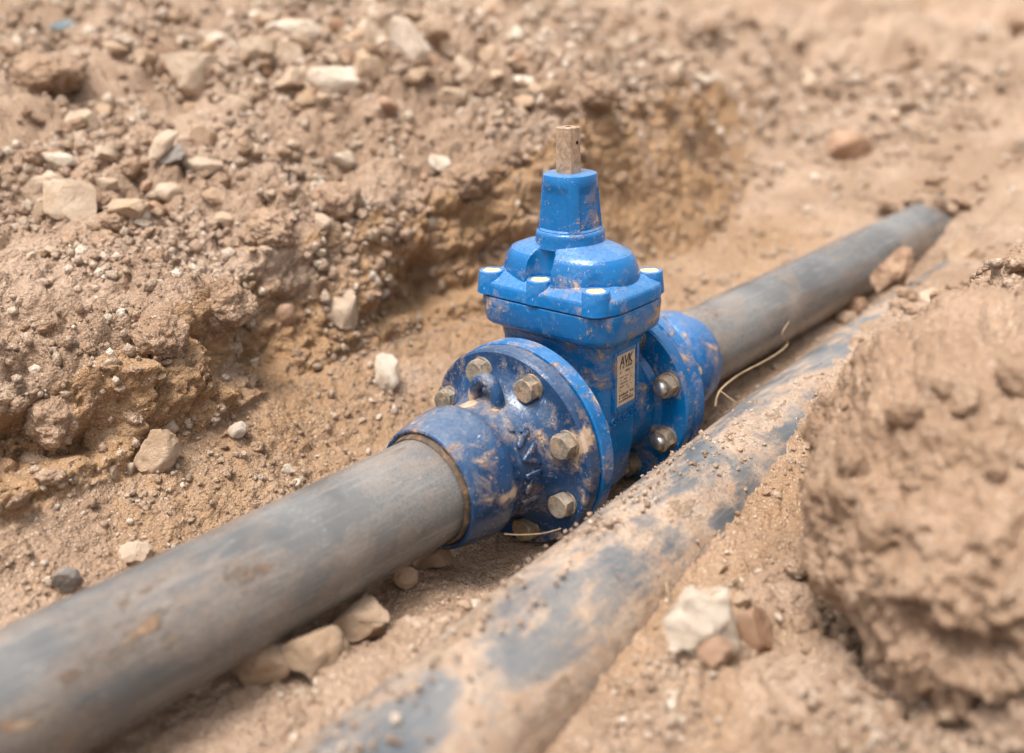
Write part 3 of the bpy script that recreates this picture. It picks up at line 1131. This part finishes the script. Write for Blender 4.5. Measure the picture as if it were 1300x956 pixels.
def clod_mesh(seed, dims, sub=4, amp=0.30):
    r = np.random.default_rng(seed)
    v, f = ico(sub)
    v = v.copy()
    off = r.random(3) * 50
    d1, d2, c = worley(v * 1.7 + off)
    h1, h2, hc = worley(v * 5.5 + off)
    disp = 0.8 * amp * fbm(v * 1.2 + off, 2) + 0.46 * amp * fbm(v * 3.1 + off, 5, 0.62) + 0.30 * amp * (np.sqrt(np.clip(d2 - d1, 0, 1)) - 0.4)
    disp += 0.34 * amp * (np.sqrt(np.clip(h2 - h1, 0, 1)) - 0.4) * hc * np.clip(0.45 + 1.6 * pnoise(v * 2.2 + off), 0, 1)
    if sub > 5:
        k1, k2, kc = worley(v * 17 + off)
        disp += 0.14 * amp * (np.sqrt(np.clip(k2 - k1, 0, 1)) - 0.4) * kc ** 2 + 0.10 * amp * fbm(v * 13 + off, 4, 0.6)
    v = v * (1 + disp)[:, None]
    v /= np.abs(v).max(axis=0)
    v *= np.array(dims) / 2
    me = bpy.data.meshes.new('clod')
    me.from_pydata(v.tolist(), [], f)
    me.shade_smooth()
    return me


placed = []


def stone(px, py, w, h, mat, label, seed, tilt=(0, 0), flat=None, depth=0.8, sink=0.32, name='stone', cat='stone', cuts=10, group=None, rough=0.11, roll=0.0, lift=None):
    """w, h: size in photo pixels; set down where the photograph shows it, on the ground"""
    loc, nrm, dp = spot(px, py + h * 0.30)
    k = 1.16 * dp / F_PX
    sx, sz = w * k, h * k
    dims = (sx, max(sx, sz) * depth, sz * 1.12)
    me = rock_mesh(seed, dims, cuts, 4 if w > 24 else 3, rough, True, flat)
    me.materials.append(M[mat])
    o = bpy.data.objects.new(name, me)
    COL.objects.link(o)
    # the stone's own X lies along the camera's right hand direction on the ground
    base = Matrix((Vector((rgt.x, rgt.y, 0)).normalized(), Vector((fwd.x, fwd.y, 0)).normalized(), Vector((0, 0, 1)))).transposed()
    eul = Matrix.Rotation(roll, 3, 'Y') @ Matrix.Rotation(tilt[0], 3, 'X') @ Matrix.Rotation(tilt[1], 3, 'Z')
    o.matrix_world = Matrix.Translation(loc + Vector((0, 0, sz * (0.5 - sink))) if lift is None else loc + Vector((0, 0, lift))) @ (base @ eul).to_4x4()
    tag(o, label, cat, group)
    placed.append((loc, max(sx, sz)))
    return o


R = math.radians
stone(97, 257, 64, 66, 'rock_pale', 'largest pale flat faced stone on the left bank, near the photo edge', 3, (R(-28), 0), 0.45, 0.55, 0.25)
stone(57, 240, 36, 32, 'rock_pale', 'rounded pale stone touching the left side of the large flat stone', 5, (R(-10), 0.4), None, 0.7)
stone(53, 267, 22, 28, 'rock_tan', 'small upright tan stone below left of the large flat stone', 6, (0.2, 0.2), None, 0.7)
stone(73, 204, 46, 22, 'rock_white', 'whitish oblong stone lying above the large flat stone', 8, (0.1, 0.0), 0.6, 0.6, roll=R(12))
stone(106, 156, 37, 30, 'rock_pale', 'pale stone with a pointed top, upper left bank', 9, (0.1, 0.4), None, 0.8)
stone(248, 84, 72, 58, 'rock_pale', 'big pale slab leaning on the upper left bank', 12, (R(-25), 0.1), 0.4, 0.6, 0.3)
stone(428, 103, 62, 38, 'rock_white', 'flat topped white stone with shaded underside above the valve bank', 14, (0.0, 0.1), 0.5, 0.7, 0.25)
stone(520, 56, 42, 58, 'rock_white', 'tall white stone leaning to the left near the top', 15, (R(-10), 0.0), None, 0.6, 0.2, roll=R(-28))
stone(382, 42, 74, 24, 'rock_white', 'long white stone lying flat near the top edge', 17, (0.05, 0.0), 0.6, 0.5, 0.25)
stone(371, 67, 36, 32, 'rock_pale', 'pale wedge stone tucked under the long white stone', 18, (0.1, 0.7), None, 0.8)
stone(463, 86, 44, 42, 'rock_tan', 'tan stone between the flat topped white stone and the leaning one', 19, (0.1, 0.3), None, 0.8)
stone(373, 100, 44, 26, 'rock_pale', 'pale stone left of the flat topped white stone', 21, (0.1, 0.3), None, 0.8)
stone(210, 187, 22, 42, 'rock_pale', 'pale oblong stone leaning right, upper one of a tilted pair', 22, (R(-20), 0), None, 0.7, 0.15, roll=R(42))
stone(223, 202, 42, 20, 'rock_grey', 'greyish oblong stone, lower one of a tilted pair', 23, (0, 0), None, 0.7, 0.15, roll=R(-28))
stone(258, 209, 46, 20, 'rock_pale', 'curved pale stone lying right of the tilted pair', 24, (0, 0.1), None, 0.6, 0.2, roll=R(8))
stone(263, 173, 38, 30, 'rock_tan', 'brownish stone perched above the curved pale stone', 26, (0.2, 0.3), None, 0.8)
stone(165, 262, 50, 24, 'rock_tan', 'tan slab right of the large flat stone', 27, (0.1, 0.1), 0.6, 0.8)
stone(180, 272, 20, 26, 'rock_white', 'narrow whitish stone standing at the end of the tan slab', 28, (0, 0), None, 0.7)
stone(137, 231, 24, 18, 'rock_pale', 'small pale block right above the large flat stone', 29, (0, 0.4), None, 0.8)
stone(365, 396, 27, 30, 'rock_red', 'reddish oval stone stuck in the trench wall', 31, (0, 0), None, 0.8, 0.3, cuts=4, rough=0.04, roll=R(35))
stone(436, 384, 46, 50, 'rock_pale', 'pale blocky stone set in the trench wall left of the valve', 32, (R(-15), 0.5), None, 0.7, 0.35)
stone(493, 478, 33, 42, 'rock_white', 'bright white angular stone on the trench floor left of the valve', 33, (R(-15), 0.3), None, 0.7, 0.15, roll=R(-18))
stone(200, 573, 54, 52, 'rock_tan', 'lumpy tan stone at the foot of the left trench wall', 35, (0.0, 0.4), None, 0.8, 0.25, cuts=5)
stone(214, 542, 24, 18, 'rock_pale', 'small pale stone on top right of the lumpy tan stone', 36, (0.1, 0.2), None, 0.8, 0.2)
stone(303, 548, 23, 21, 'rock_white', 'small white stone on the floor right of the lumpy tan stone', 37, (0, 0.4), None, 0.8, 0.2)
stone(143, 601, 30, 22, 'rock_tan', 'small tan stone left of the lumpy tan stone', 38, (0, 0.4), None, 0.8, 0.2)
stone(163, 596, 16, 17, 'rock_pale', 'tiny pale stone between the small tan stone and the lumpy one', 39, (0, 0.4), None, 0.8, 0.2)
stone(366, 598, 15, 14, 'rock_white', 'upper white chip beside the near pipe', 40, (0, 0.4), None, 0.8, 0.2)
stone(377, 615, 13, 12, 'rock_white', 'lower white chip beside the near pipe', 41, (0, 0.9), None, 0.8, 0.2)
stone(173, 702, 38, 30, 'rock_pale', 'pale stone touching the upper edge of the near pipe', 42, (0, 0.2), None, 0.8, 0.2)
stone(84, 737, 40, 36, 'rock_grey', 'dark grey slate pointing up beside the near pipe', 43, (0.3, 0.2), None, 0.6, 0.2, roll=R(20))
stone(463, 792, 84, 48, 'rock_tan', 'large tan stone with pale top between the two pipes', 44, (0.1, 0.1), 0.55, 0.7, 0.02)
stone(402, 838, 76, 56, 'rock_tan', 'lumpy stone between the pipes in front of the pale topped one', 45, (0, 0.2), None, 0.7, 0.02, cuts=5)
stone(336, 848, 72, 44, 'rock_tan', 'rounded tan stone under the near pipe edge', 46, (0, 0.1), None, 0.7, 0.02, cuts=5)
stone(248, 862, 52, 44, 'rock_pale', 'pointed tan stone at the lower edge of the near pipe', 47, (0, 0.3), None, 0.8, 0.05)
stone(514, 736, 33, 31, 'rock_tan', 'rounded stone under the near pipe close to the socket', 48, (0, 0.2), None, 0.8, 0.05, cuts=5)
stone(552, 712, 58, 26, 'rock_tan', 'flat slab wedged under the near pipe beside the socket', 49, (0, 0.1), 0.6, 0.6, 0.05, roll=R(-28))
stone(893, 778, 96, 68, 'rock_white', 'large bright white angular stone on the ground in the lower right', 51, (R(-15), 0.2), 0.6, 0.8, 0.36, cuts=16, rough=0.2)
stone(955, 796, 58, 54, 'rock_red', 'brown stone touching the right side of the large white stone', 52, (0, 0.5), None, 0.8, 0.3, cuts=6)
stone(908, 828, 42, 32, 'rock_red', 'small reddish stone below the large white stone', 53, (0, 0.4), None, 0.8, 0.2)
stone(942, 762, 22, 20, 'rock_tan', 'small round tan stone above the brown stone', 54, (0, 0.4), None, 0.8, 0.2, cuts=4)
stone(912, 722, 26, 18, 'rock_tan', 'small tan stone above the large white stone', 55, (0, 0.4), None, 0.8, 0.2)
me_r = rock_mesh(56, (0.128, 0.058, 0.064), 8, 4, 0.12)       # lies in the groove between the two pipes
me_r.materials.append(M['rock_rust'])
rust = bpy.data.objects.new('stone', me_r)
COL.objects.link(rust)
rust.location = (0.728, -0.098, 0.030)
rust.rotation_euler = (0.3, -0.30, 0.10)
tag(rust, 'long rusty brown stone lying in the groove between the far pipe and the buried one', 'stone')
stone(1088, 389, 28, 22, 'rock_red', 'small brown stone in the gap at the foot of the long rusty stone', 57, (0, 0.4), None, 0.8, 0.2, cuts=5)
stone(1073, 187, 58, 38, 'rock_red', 'blurred brown stone lying on the far slope', 58, (0, 0.4), None, 0.8, 0.2)
stone(560, 208, 30, 18, 'rock_white', 'small white oval stone on the bank left of the stem', 59, (0, 0.1), None, 0.7, 0.2, roll=R(35))
stone(575, 122, 46, 22, 'rock_pale', 'pale oval stone on the bank above the valve', 60, (0, 0.1), None, 0.7, 0.25)
stone(586, 90, 28, 30, 'rock_pale', 'pale square stone above the pale oval one', 61, (0, 0.3), None, 0.8, 0.2)
stone(659, 107, 38, 22, 'rock_white', 'white oblong stone on the bank above the stem', 62, (0, 0.1), None, 0.7, 0.25)
stone(570, 62, 24, 22, 'rock_pale', 'pale stone right of the tall leaning white stone', 63, (0, 0.3), None, 0.8, 0.2)
stone(656, 46, 20, 18, 'rock_white', 'small white stone near the top right of the bank', 64, (0, 0.3), None, 0.8, 0.2)
stone(687, 128, 12, 12, 'rock_white', 'tiny white stone right of the white oblong stone', 65, (0, 0.3), None, 0.8, 0.2)
stone(520, 149, 13, 12, 'rock_white', 'tiny round white stone in the middle of the bank', 66, (0, 0.3), None, 0.8, 0.2)
stone(84, 36, 36, 14, 'rock_blue', 'flat bluish grey stone near the top left corner', 67, (0, 0.1), None, 0.6, 0.2, roll=R(-10))
stone(1248, 40, 22, 18, 'rock_white', 'bright blurred white stone near the top right corner', 68, (0, 0.1), None, 0.8, 0.2)
stone(890, 102, 26, 18, 'rock_white', 'blurred white stone at the right end of the upper bank', 69, (0, 0.1), None, 0.8, 0.2)
stone(862, 88, 20, 18, 'rock_pale', 'blurred pale stone left of the white one at the end of the bank', 70, (0, 0.1), None, 0.8, 0.2)
stone(1030, 106, 26, 20, 'rock_pale', 'blurred pale stone on the far slope above the brown one', 71, (0, 0.1), None, 0.8, 0.2)
stone(300, 130, 40, 26, 'rock_pale', 'pale slab on the bank below the big leaning slab', 81, (R(-20), 0.3), 0.5, 0.7, 0.3)
stone(330, 60, 46, 28, 'rock_pale', 'pale slab between the big leaning slab and the long white stone', 82, (R(-15), 0.2), 0.5, 0.7, 0.3)
stone(470, 40, 36, 28, 'rock_pale', 'pale stone just left of the tall leaning white stone', 83, (R(-10), 0.3), None, 0.7, 0.3)
stone(620, 70, 34, 24, 'rock_tan', 'tan stone between the pale square stone and the white oblong one', 84, (0, 0.3), None, 0.8, 0.3)
stone(185, 75, 30, 24, 'rock_tan', 'tan stone left of the big leaning slab', 85, (0, 0.3), None, 0.8, 0.3)
stone(1228, 318, 40, 24, 'rock_tan', 'tan stone on the right bank behind the buried pipe', 72, (0, 0.1), None, 0.8, 0.3)
stone(1185, 375, 30, 16, 'rock_pale', 'small pale stone beside the buried pipe under the right bank', 73, (0, 0.1), None, 0.8, 0.3)

# ------------------------------------------------------------------ clods of earth
def clod(center, dims, seed, label, group=None, sub=5, amp=0.3, rotz=0.0, mat='clod'):
    me = clod_mesh(seed, dims, sub, amp)
    me.materials.append(M[mat])
    o = bpy.data.objects.new('dirt_clod', me)
    COL.objects.link(o)
    o.location = center
    o.rotation_euler = (0, 0, rotz)
    return tag(o, label, 'clod', group)


big = clod((-0.040, -0.470, 0.078), (0.45, 0.30, 0.29), 5, 'huge blurred clod of earth filling the lower right corner', None, 7, 0.19, 0.25)
big.rotation_euler = (0, -0.24, 0.25)


def pclod(px, py, w, h, label, seed, sink=0.3, amp=0.28):
    loc, nrm, dp = spot(px, py + h * 0.25)
    k = dp / F_PX
    return clod(loc + Vector((0, 0, h * k * (0.5 - sink))), (w * k, max(w, h) * k * 0.8, h * k * 1.15), seed, label, None, 5, amp, random.random() * 6)


pclod(205, 425, 90, 66, 'overhanging clod on the rim of the left trench wall', 71)
pclod(290, 385, 80, 70, 'dark fractured clod on the wall below the bank rim', 72)
pclod(430, 255, 70, 55, 'crumbly clod on the bank rim left of the valve dome', 73)
pclod(590, 228, 90, 45, 'broad crumbly clod on the bank rim left of the stem', 74)
pclod(345, 290, 75, 50, 'crumbly clod on the bank above the dark wall hollow', 75)
pclod(70, 530, 90, 70, 'big clod on the trench wall at the left photo edge', 76)
pclod(60, 95, 120, 60, 'dark earth lump in the upper left corner of the bank', 77)
pclod(760, 118, 70, 36, 'blurred dark clod on the bank right of the stem', 78)

# ------------------------------------------------------------------ countable small stones, shared meshes
peb_meshes = []
for k in range(14):
    d = (1.0, random.uniform(0.7, 1.0), random.uniform(0.5, 0.85))
    m_ = rock_mesh(300 + k, d, 13, 3, 0.13)
    m_.materials.append(M[('rock_pale', 'rock_white', 'rock_tan', 'rock_pale', 'rock_tan', 'rock_tan', 'rock_red')[k % 7]])
    peb_meshes.append(m_)


COLOUR_WORD = {'white_limestone': 'whitish', 'pale_limestone': 'pale', 'tan_stone': 'tan', 'reddish_stone': 'reddish'}


def pebbles(n, region, size, label, group, sizes_exp=2.0, name='pebble'):
    x0, y0, x1, y1 = region
    for k in range(n):
        px, py = random.uniform(x0, x1), random.uniform(y0, y1)
        loc, nrm, dp = spot(px, py)
        if dp > 6:
            continue
        s = (size[0] + (size[1] - size[0]) * random.random() ** sizes_exp) * dp / F_PX
        me_ = random.choice(peb_meshes)
        o = bpy.data.objects.new(name, me_)
        COL.objects.link(o)
        o.location = loc + nrm * s * 0.16
        o.scale = (s, s, s)
        o.rotation_euler = (random.uniform(-0.5, 0.5), random.uniform(-0.5, 0.5), random.random() * 6.28)
        w_ = COLOUR_WORD[me_.materials[0].name]
        tag(o, label % w_, name, '%s %s' % (w_, group))


clod_meshes = []
for k in range(10):
    m_ = clod_mesh(500 + k, (1.0, random.uniform(0.7, 0.95), random.uniform(0.55, 0.8)), 4, 0.34)
    m_.materials.append(M['clod'])
    clod_meshes.append(m_)


def small_clods(n, region, size, label, group):
    x0, y0, x1, y1 = region
    for k in range(n):
        loc, nrm, dp = spot(random.uniform(x0, x1), random.uniform(y0, y1))
        if dp > 6:
            continue
        s = (size[0] + (size[1] - size[0]) * random.random() ** 2.2) * dp / F_PX
        o = bpy.data.objects.new('dirt_clod', random.choice(clod_meshes))
        COL.objects.link(o)
        o.location = loc + nrm * s * 0.12
        o.scale = (s, s * random.uniform(0.8, 1.1), s * random.uniform(0.7, 1.1))
        o.rotation_euler = (random.uniform(-0.6, 0.6), random.uniform(-0.6, 0.6), random.random() * 6.28)
        tag(o, label, 'clod', group)


bpy.context.view_layer.update()
bv = big.data.vertices
k = 0
while k < 46:
    vtx = bv[random.randrange(len(bv))]
    wp_ = big.matrix_world @ vtx.co
    wn_ = (big.matrix_world.to_3x3() @ vtx.normal).normalized()
    if wn_.dot((CAM_POS - wp_).normalized()) < 0.15 or wp_.z < 0.0:
        continue
    k += 1
    s_ = 0.010 + 0.040 * random.random() ** 2.4
    o = bpy.data.objects.new('dirt_clod', random.choice(clod_meshes))
    COL.objects.link(o)
    o.location = wp_ + wn_ * s_ * 0.08
    o.scale = (s_, s_, s_ * random.uniform(0.6, 1.0))
    o.rotation_euler = (random.random() * 6, random.random() * 6, random.random() * 6)
    tag(o, 'small lump stuck to the huge clod in the lower right', 'clod', 'lumps on the huge clod')
small_clods(30, (985, 690, 1180, 940), (12, 50), 'small clod spilled at the foot of the huge clod', 'clods at the foot of the huge clod')
small_clods(44, (0, 60, 230, 330), (16, 52), 'small brown clod around the large flat stone on the left bank', 'clods around the large flat stone')
small_clods(34, (230, 60, 480, 330), (14, 46), 'small brown clod on the middle of the bank left of the valve', 'clods on the middle bank')
small_clods(30, (480, 10, 860, 240), (14, 40), 'small brown clod on the upper bank around the stem', 'clods on the upper bank')
small_clods(30, (0, 380, 330, 640), (14, 46), 'small clod on the face of the left trench wall', 'clods on the trench wall')
for k in range(26):
    s_ = 0.018 + 0.05 * random.random() ** 1.6
    o = bpy.data.objects.new('dirt_clod', random.choice(clod_meshes))
    COL.objects.link(o)
    x_ = random.uniform(1.12, 1.36)
    o.location = (x_, random.uniform(-0.08, 0.07), 0.058 * (1 - 0.3 * random.random()) + 0.25 * max(0, x_ - 1.25))
    o.scale = (s_ * 1.2, s_, s_ * random.uniform(0.5, 0.8))
    o.rotation_euler = (random.uniform(-0.4, 0.4), random.uniform(-0.4, 0.4), random.random() * 6)
    tag(o, 'small clod heaped where the far pipe enters the bank', 'clod', 'clods over the far pipe end')
small_clods(26, (1020, 320, 1300, 480), (14, 40), 'small clod on the right bank behind the huge one', 'clods on the right bank')
small_clods(16, (880, 30, 1300, 250), (16, 44), 'blurred small clod on the far slope', 'clods on the far slope')
pebbles(46, (0, 20, 470, 290), (20, 42), 'mid sized %s stone lying among the clods of the left bank', 'stones on the left bank', 1.5, 'stone')
pebbles(34, (300, 15, 720, 160), (18, 40), 'mid sized %s stone on the stony upper bank', 'stones on the upper bank', 1.5, 'stone')
pebbles(62, (0, 40, 420, 330), (7, 24), 'small %s pebble among the clods of the left bank', 'pebbles on the left bank')
pebbles(28, (300, 60, 440, 150), (7, 20), 'small %s pebble in the stony patch left of the flat topped stone', 'pebbles in the stony patch')
pebbles(40, (430, 10, 800, 240), (6, 18), 'small %s pebble on the bank above and left of the stem', 'pebbles on the upper bank')
pebbles(40, (150, 520, 480, 700), (5, 12), 'tiny %s pebble on the sandy floor left of the near pipe', 'pebbles on the trench floor')
pebbles(20, (900, 520, 1010, 800), (6, 16), 'small %s pebble in the loose earth right of the buried pipe', 'pebbles right of the buried pipe')
pebbles(22, (1020, 330, 1290, 480), (7, 22), 'small %s stone in the loose earth of the right bank', 'stones on the right bank')
pebbles(24, (940, 60, 1300, 240), (8, 24), 'blurred small %s stone on the far slope', 'stones on the far slope')
pebbles(16, (420, 690, 640, 830), (6, 18), 'small %s stone on the earth between the two pipes', 'stones between the pipes')

# ------------------------------------------------------------------ loose crumbs of earth, too many to count
cand = np.where((X > -0.8) & (X < 2.4) & (Y > -0.62) & (Y < 1.9))[0]
cell = (np.gradient(gx)[:, None] * np.gradient(rows, axis=1)).ravel()
dist = np.linalg.norm(P - np.array(CAM_POS), axis=1)
clump = np.clip(0.5 + 1.6 * fbm(P[cand] * 7.0 + 60, 3), 0.03, 2.0)
wgt = cell[cand] * (0.35 + 1.0 * roughm[cand]) * clump / np.maximum(dist[cand], 0.7) ** 1.6
hide = (np.abs(Y[cand]) < 0.045) | (np.abs(Y[cand] - ya[cand]) < 0.03)
wgt[hide] = 0
wgt /= wgt.sum()
NC = 56000
pick = rng.choice(cand, NC, p=wgt)
cen = P[pick] + rng.uniform(-0.5, 0.5, (NC, 3)) * np.minimum(np.sqrt(cell[pick]), 0.03)[:, None] * np.array([1, 1, 0])
size = (0.0008 + 0.0048 * rng.random(NC) ** 4.5) * np.clip(dist[pick] / 1.1, 0.8, 2.5) * (0.75 + 0.6 * roughm[pick])
cen = cen + PN[pick] * (size * 0.35)[:, None]
# crumbs lying on the buried pipe
NB = 2600
bx = rng.uniform(-0.7, 0.75, NB)
th = rng.normal(0.12, 0.42, NB)
keep = fbm(np.stack([bx * 9, th * 3, bx * 0 + 2.0], 1), 3) + 0.35 * sstep(-0.3, 0.3, bx) - 0.3 * (th > 0.6) > -0.10
bx, th = bx[keep], th[keep]
NB = len(bx)
bs = 0.0007 + 0.0032 * rng.random(NB) ** 5
bc = np.stack([bx, itp(bx, P2_AXIS) + (P2_R + bs * 0.3) * np.sin(-th + 0.25), P2_Z + (P2_R + bs * 0.3) * np.cos(-th + 0.25)], 1)
cen = np.concatenate([cen, bc])
size = np.concatenate([size, bs])
NC = len(cen)
iv, if_ = ico(1)
iv = iv.copy()
nv = len(iv)
V = np.repeat(iv[None], NC, 0)
V *= (1 + rng.uniform(-0.42, 0.42, (NC, nv, 1)))
V *= rng.uniform(0.65, 1.25, (NC, 1, 3))
V = cen[:, None, :] + V * size[:, None, None]
fa = np.array(if_)
Fc = (fa[None] + (np.arange(NC) * nv)[:, None, None]).reshape(-1, 3)
me = bpy.data.meshes.new('loose_earth')
me.vertices.add(NC * nv)
me.vertices.foreach_set('co', V.astype(np.float32).ravel())
me.loops.add(Fc.size)
me.loops.foreach_set('vertex_index', Fc.astype(np.int32).ravel())
me.polygons.add(len(Fc))
me.polygons.foreach_set('loop_start', np.arange(0, Fc.size, 3, dtype=np.int32))
me.update(calc_edges=True)
tone = np.where(rng.random(NC) < 0.16, rng.uniform(0.4, 1.0, NC), rng.uniform(-0.12, 0.35, NC))
at = me.attributes.new('tone', 'FLOAT', 'POINT')
at.data.foreach_set('value', np.repeat(tone, nv).astype(np.float32))
me.materials.append(M['soil'])
crumbs = bpy.data.objects.new('loose_earth', me)
COL.objects.link(crumbs)
tag(crumbs, 'loose crumbs of dry earth scattered over trench and banks', 'earth', None, 'stuff')


# ------------------------------------------------------------------ dry roots, straws and bark
def strand(name, pts, r0, r1, mat, label, cat, extra=None):
    def catmull(ps, n=8):
        ps = [Vector(p) for p in ps]
        out = []
        q = [ps[0]] + ps + [ps[-1]]
        for i in range(1, len(q) - 2):
            for k in range(n):
                t = k / n
                a, b, c, d = q[i - 1], q[i], q[i + 1], q[i + 2]
                out.append(0.5 * ((2 * b) + (c - a) * t + (2 * a - 5 * b + 4 * c - d) * t * t + (3 * b - a - 3 * c + d) * t ** 3))
        out.append(ps[-1])
        return out
    bm = bmesh.new()
    for path, ra, rb in [(pts, r0, r1)] + (extra or []):
        c = catmull(path)
        prev = None
        for i, p in enumerate(c):
            t = (c[min(i + 1, len(c) - 1)] - c[max(i - 1, 0)]).normalized()
            u = t.orthogonal().normalized()
            w = t.cross(u)
            r = (ra + (rb - ra) * i / (len(c) - 1)) * (0.9 + 0.2 * random.random())
            ring = [bm.verts.new(p + (u * math.cos(k * PI / 3) + w * math.sin(k * PI / 3)) * r) for k in range(6)]
            if prev:
                for k in range(6):
                    bm.faces.new((prev[k], prev[(k + 1) % 6], ring[(k + 1) % 6], ring[k]))
            prev = ring
    o = bm_obj(name, bm, mat, None, 60)
    return tag(o, label, cat)


def at_depth(px, py, d):
    v = fwd * F_PX + rgt2 * (px - 650) - upv2 * (py - 433.5)
    return CAM_POS + v * (d / F_PX)


strand('dry_root', [at_depth(908, 516, 1.19), at_depth(914, 496, 1.20), at_depth(938, 476, 1.24), at_depth(968, 460, 1.28), at_depth(988, 448, 1.31), at_depth(1000, 436, 1.33), at_depth(993, 424, 1.32), at_depth(1002, 408, 1.33)],
       0.0014, 0.0008, 'straw', 'thin curled dry root in the gap beside the far pipe', 'root',
       [([at_depth(914, 496, 1.2), at_depth(926, 505, 1.19), at_depth(936, 512, 1.18)], 0.0009, 0.0006)])
strand('straw', [at_depth(640, 678, 0.955), at_depth(662, 679, 0.962), at_depth(690, 677, 0.97), at_depth(712, 671, 0.975)], 0.0007, 0.0006, 'straw', 'pale straw lying below the bolts of the dark blue flange', 'straw')
l0, _, _ = spot(377, 540)
l1, _, _ = spot(397, 572)
strand('straw', [l0 + Vector((0, 0, 0.006)), (l0 + l1) / 2 + Vector((0, 0, 0.008)), l1 + Vector((0, 0, 0.004))], 0.0012, 0.0008, 'straw', 'short dry straw on the sandy floor left of the near pipe', 'straw')
l0, _, _ = spot(843, 736)
l1, _, _ = spot(856, 828)
strand('straw', [l0 + Vector((0, 0, 0.010)), (l0 + l1) / 2 + Vector((0, 0, 0.012)), l1 + Vector((0, 0, 0.006))], 0.0013, 0.0008, 'straw', 'dry stalk standing left of the large white stone', 'straw')
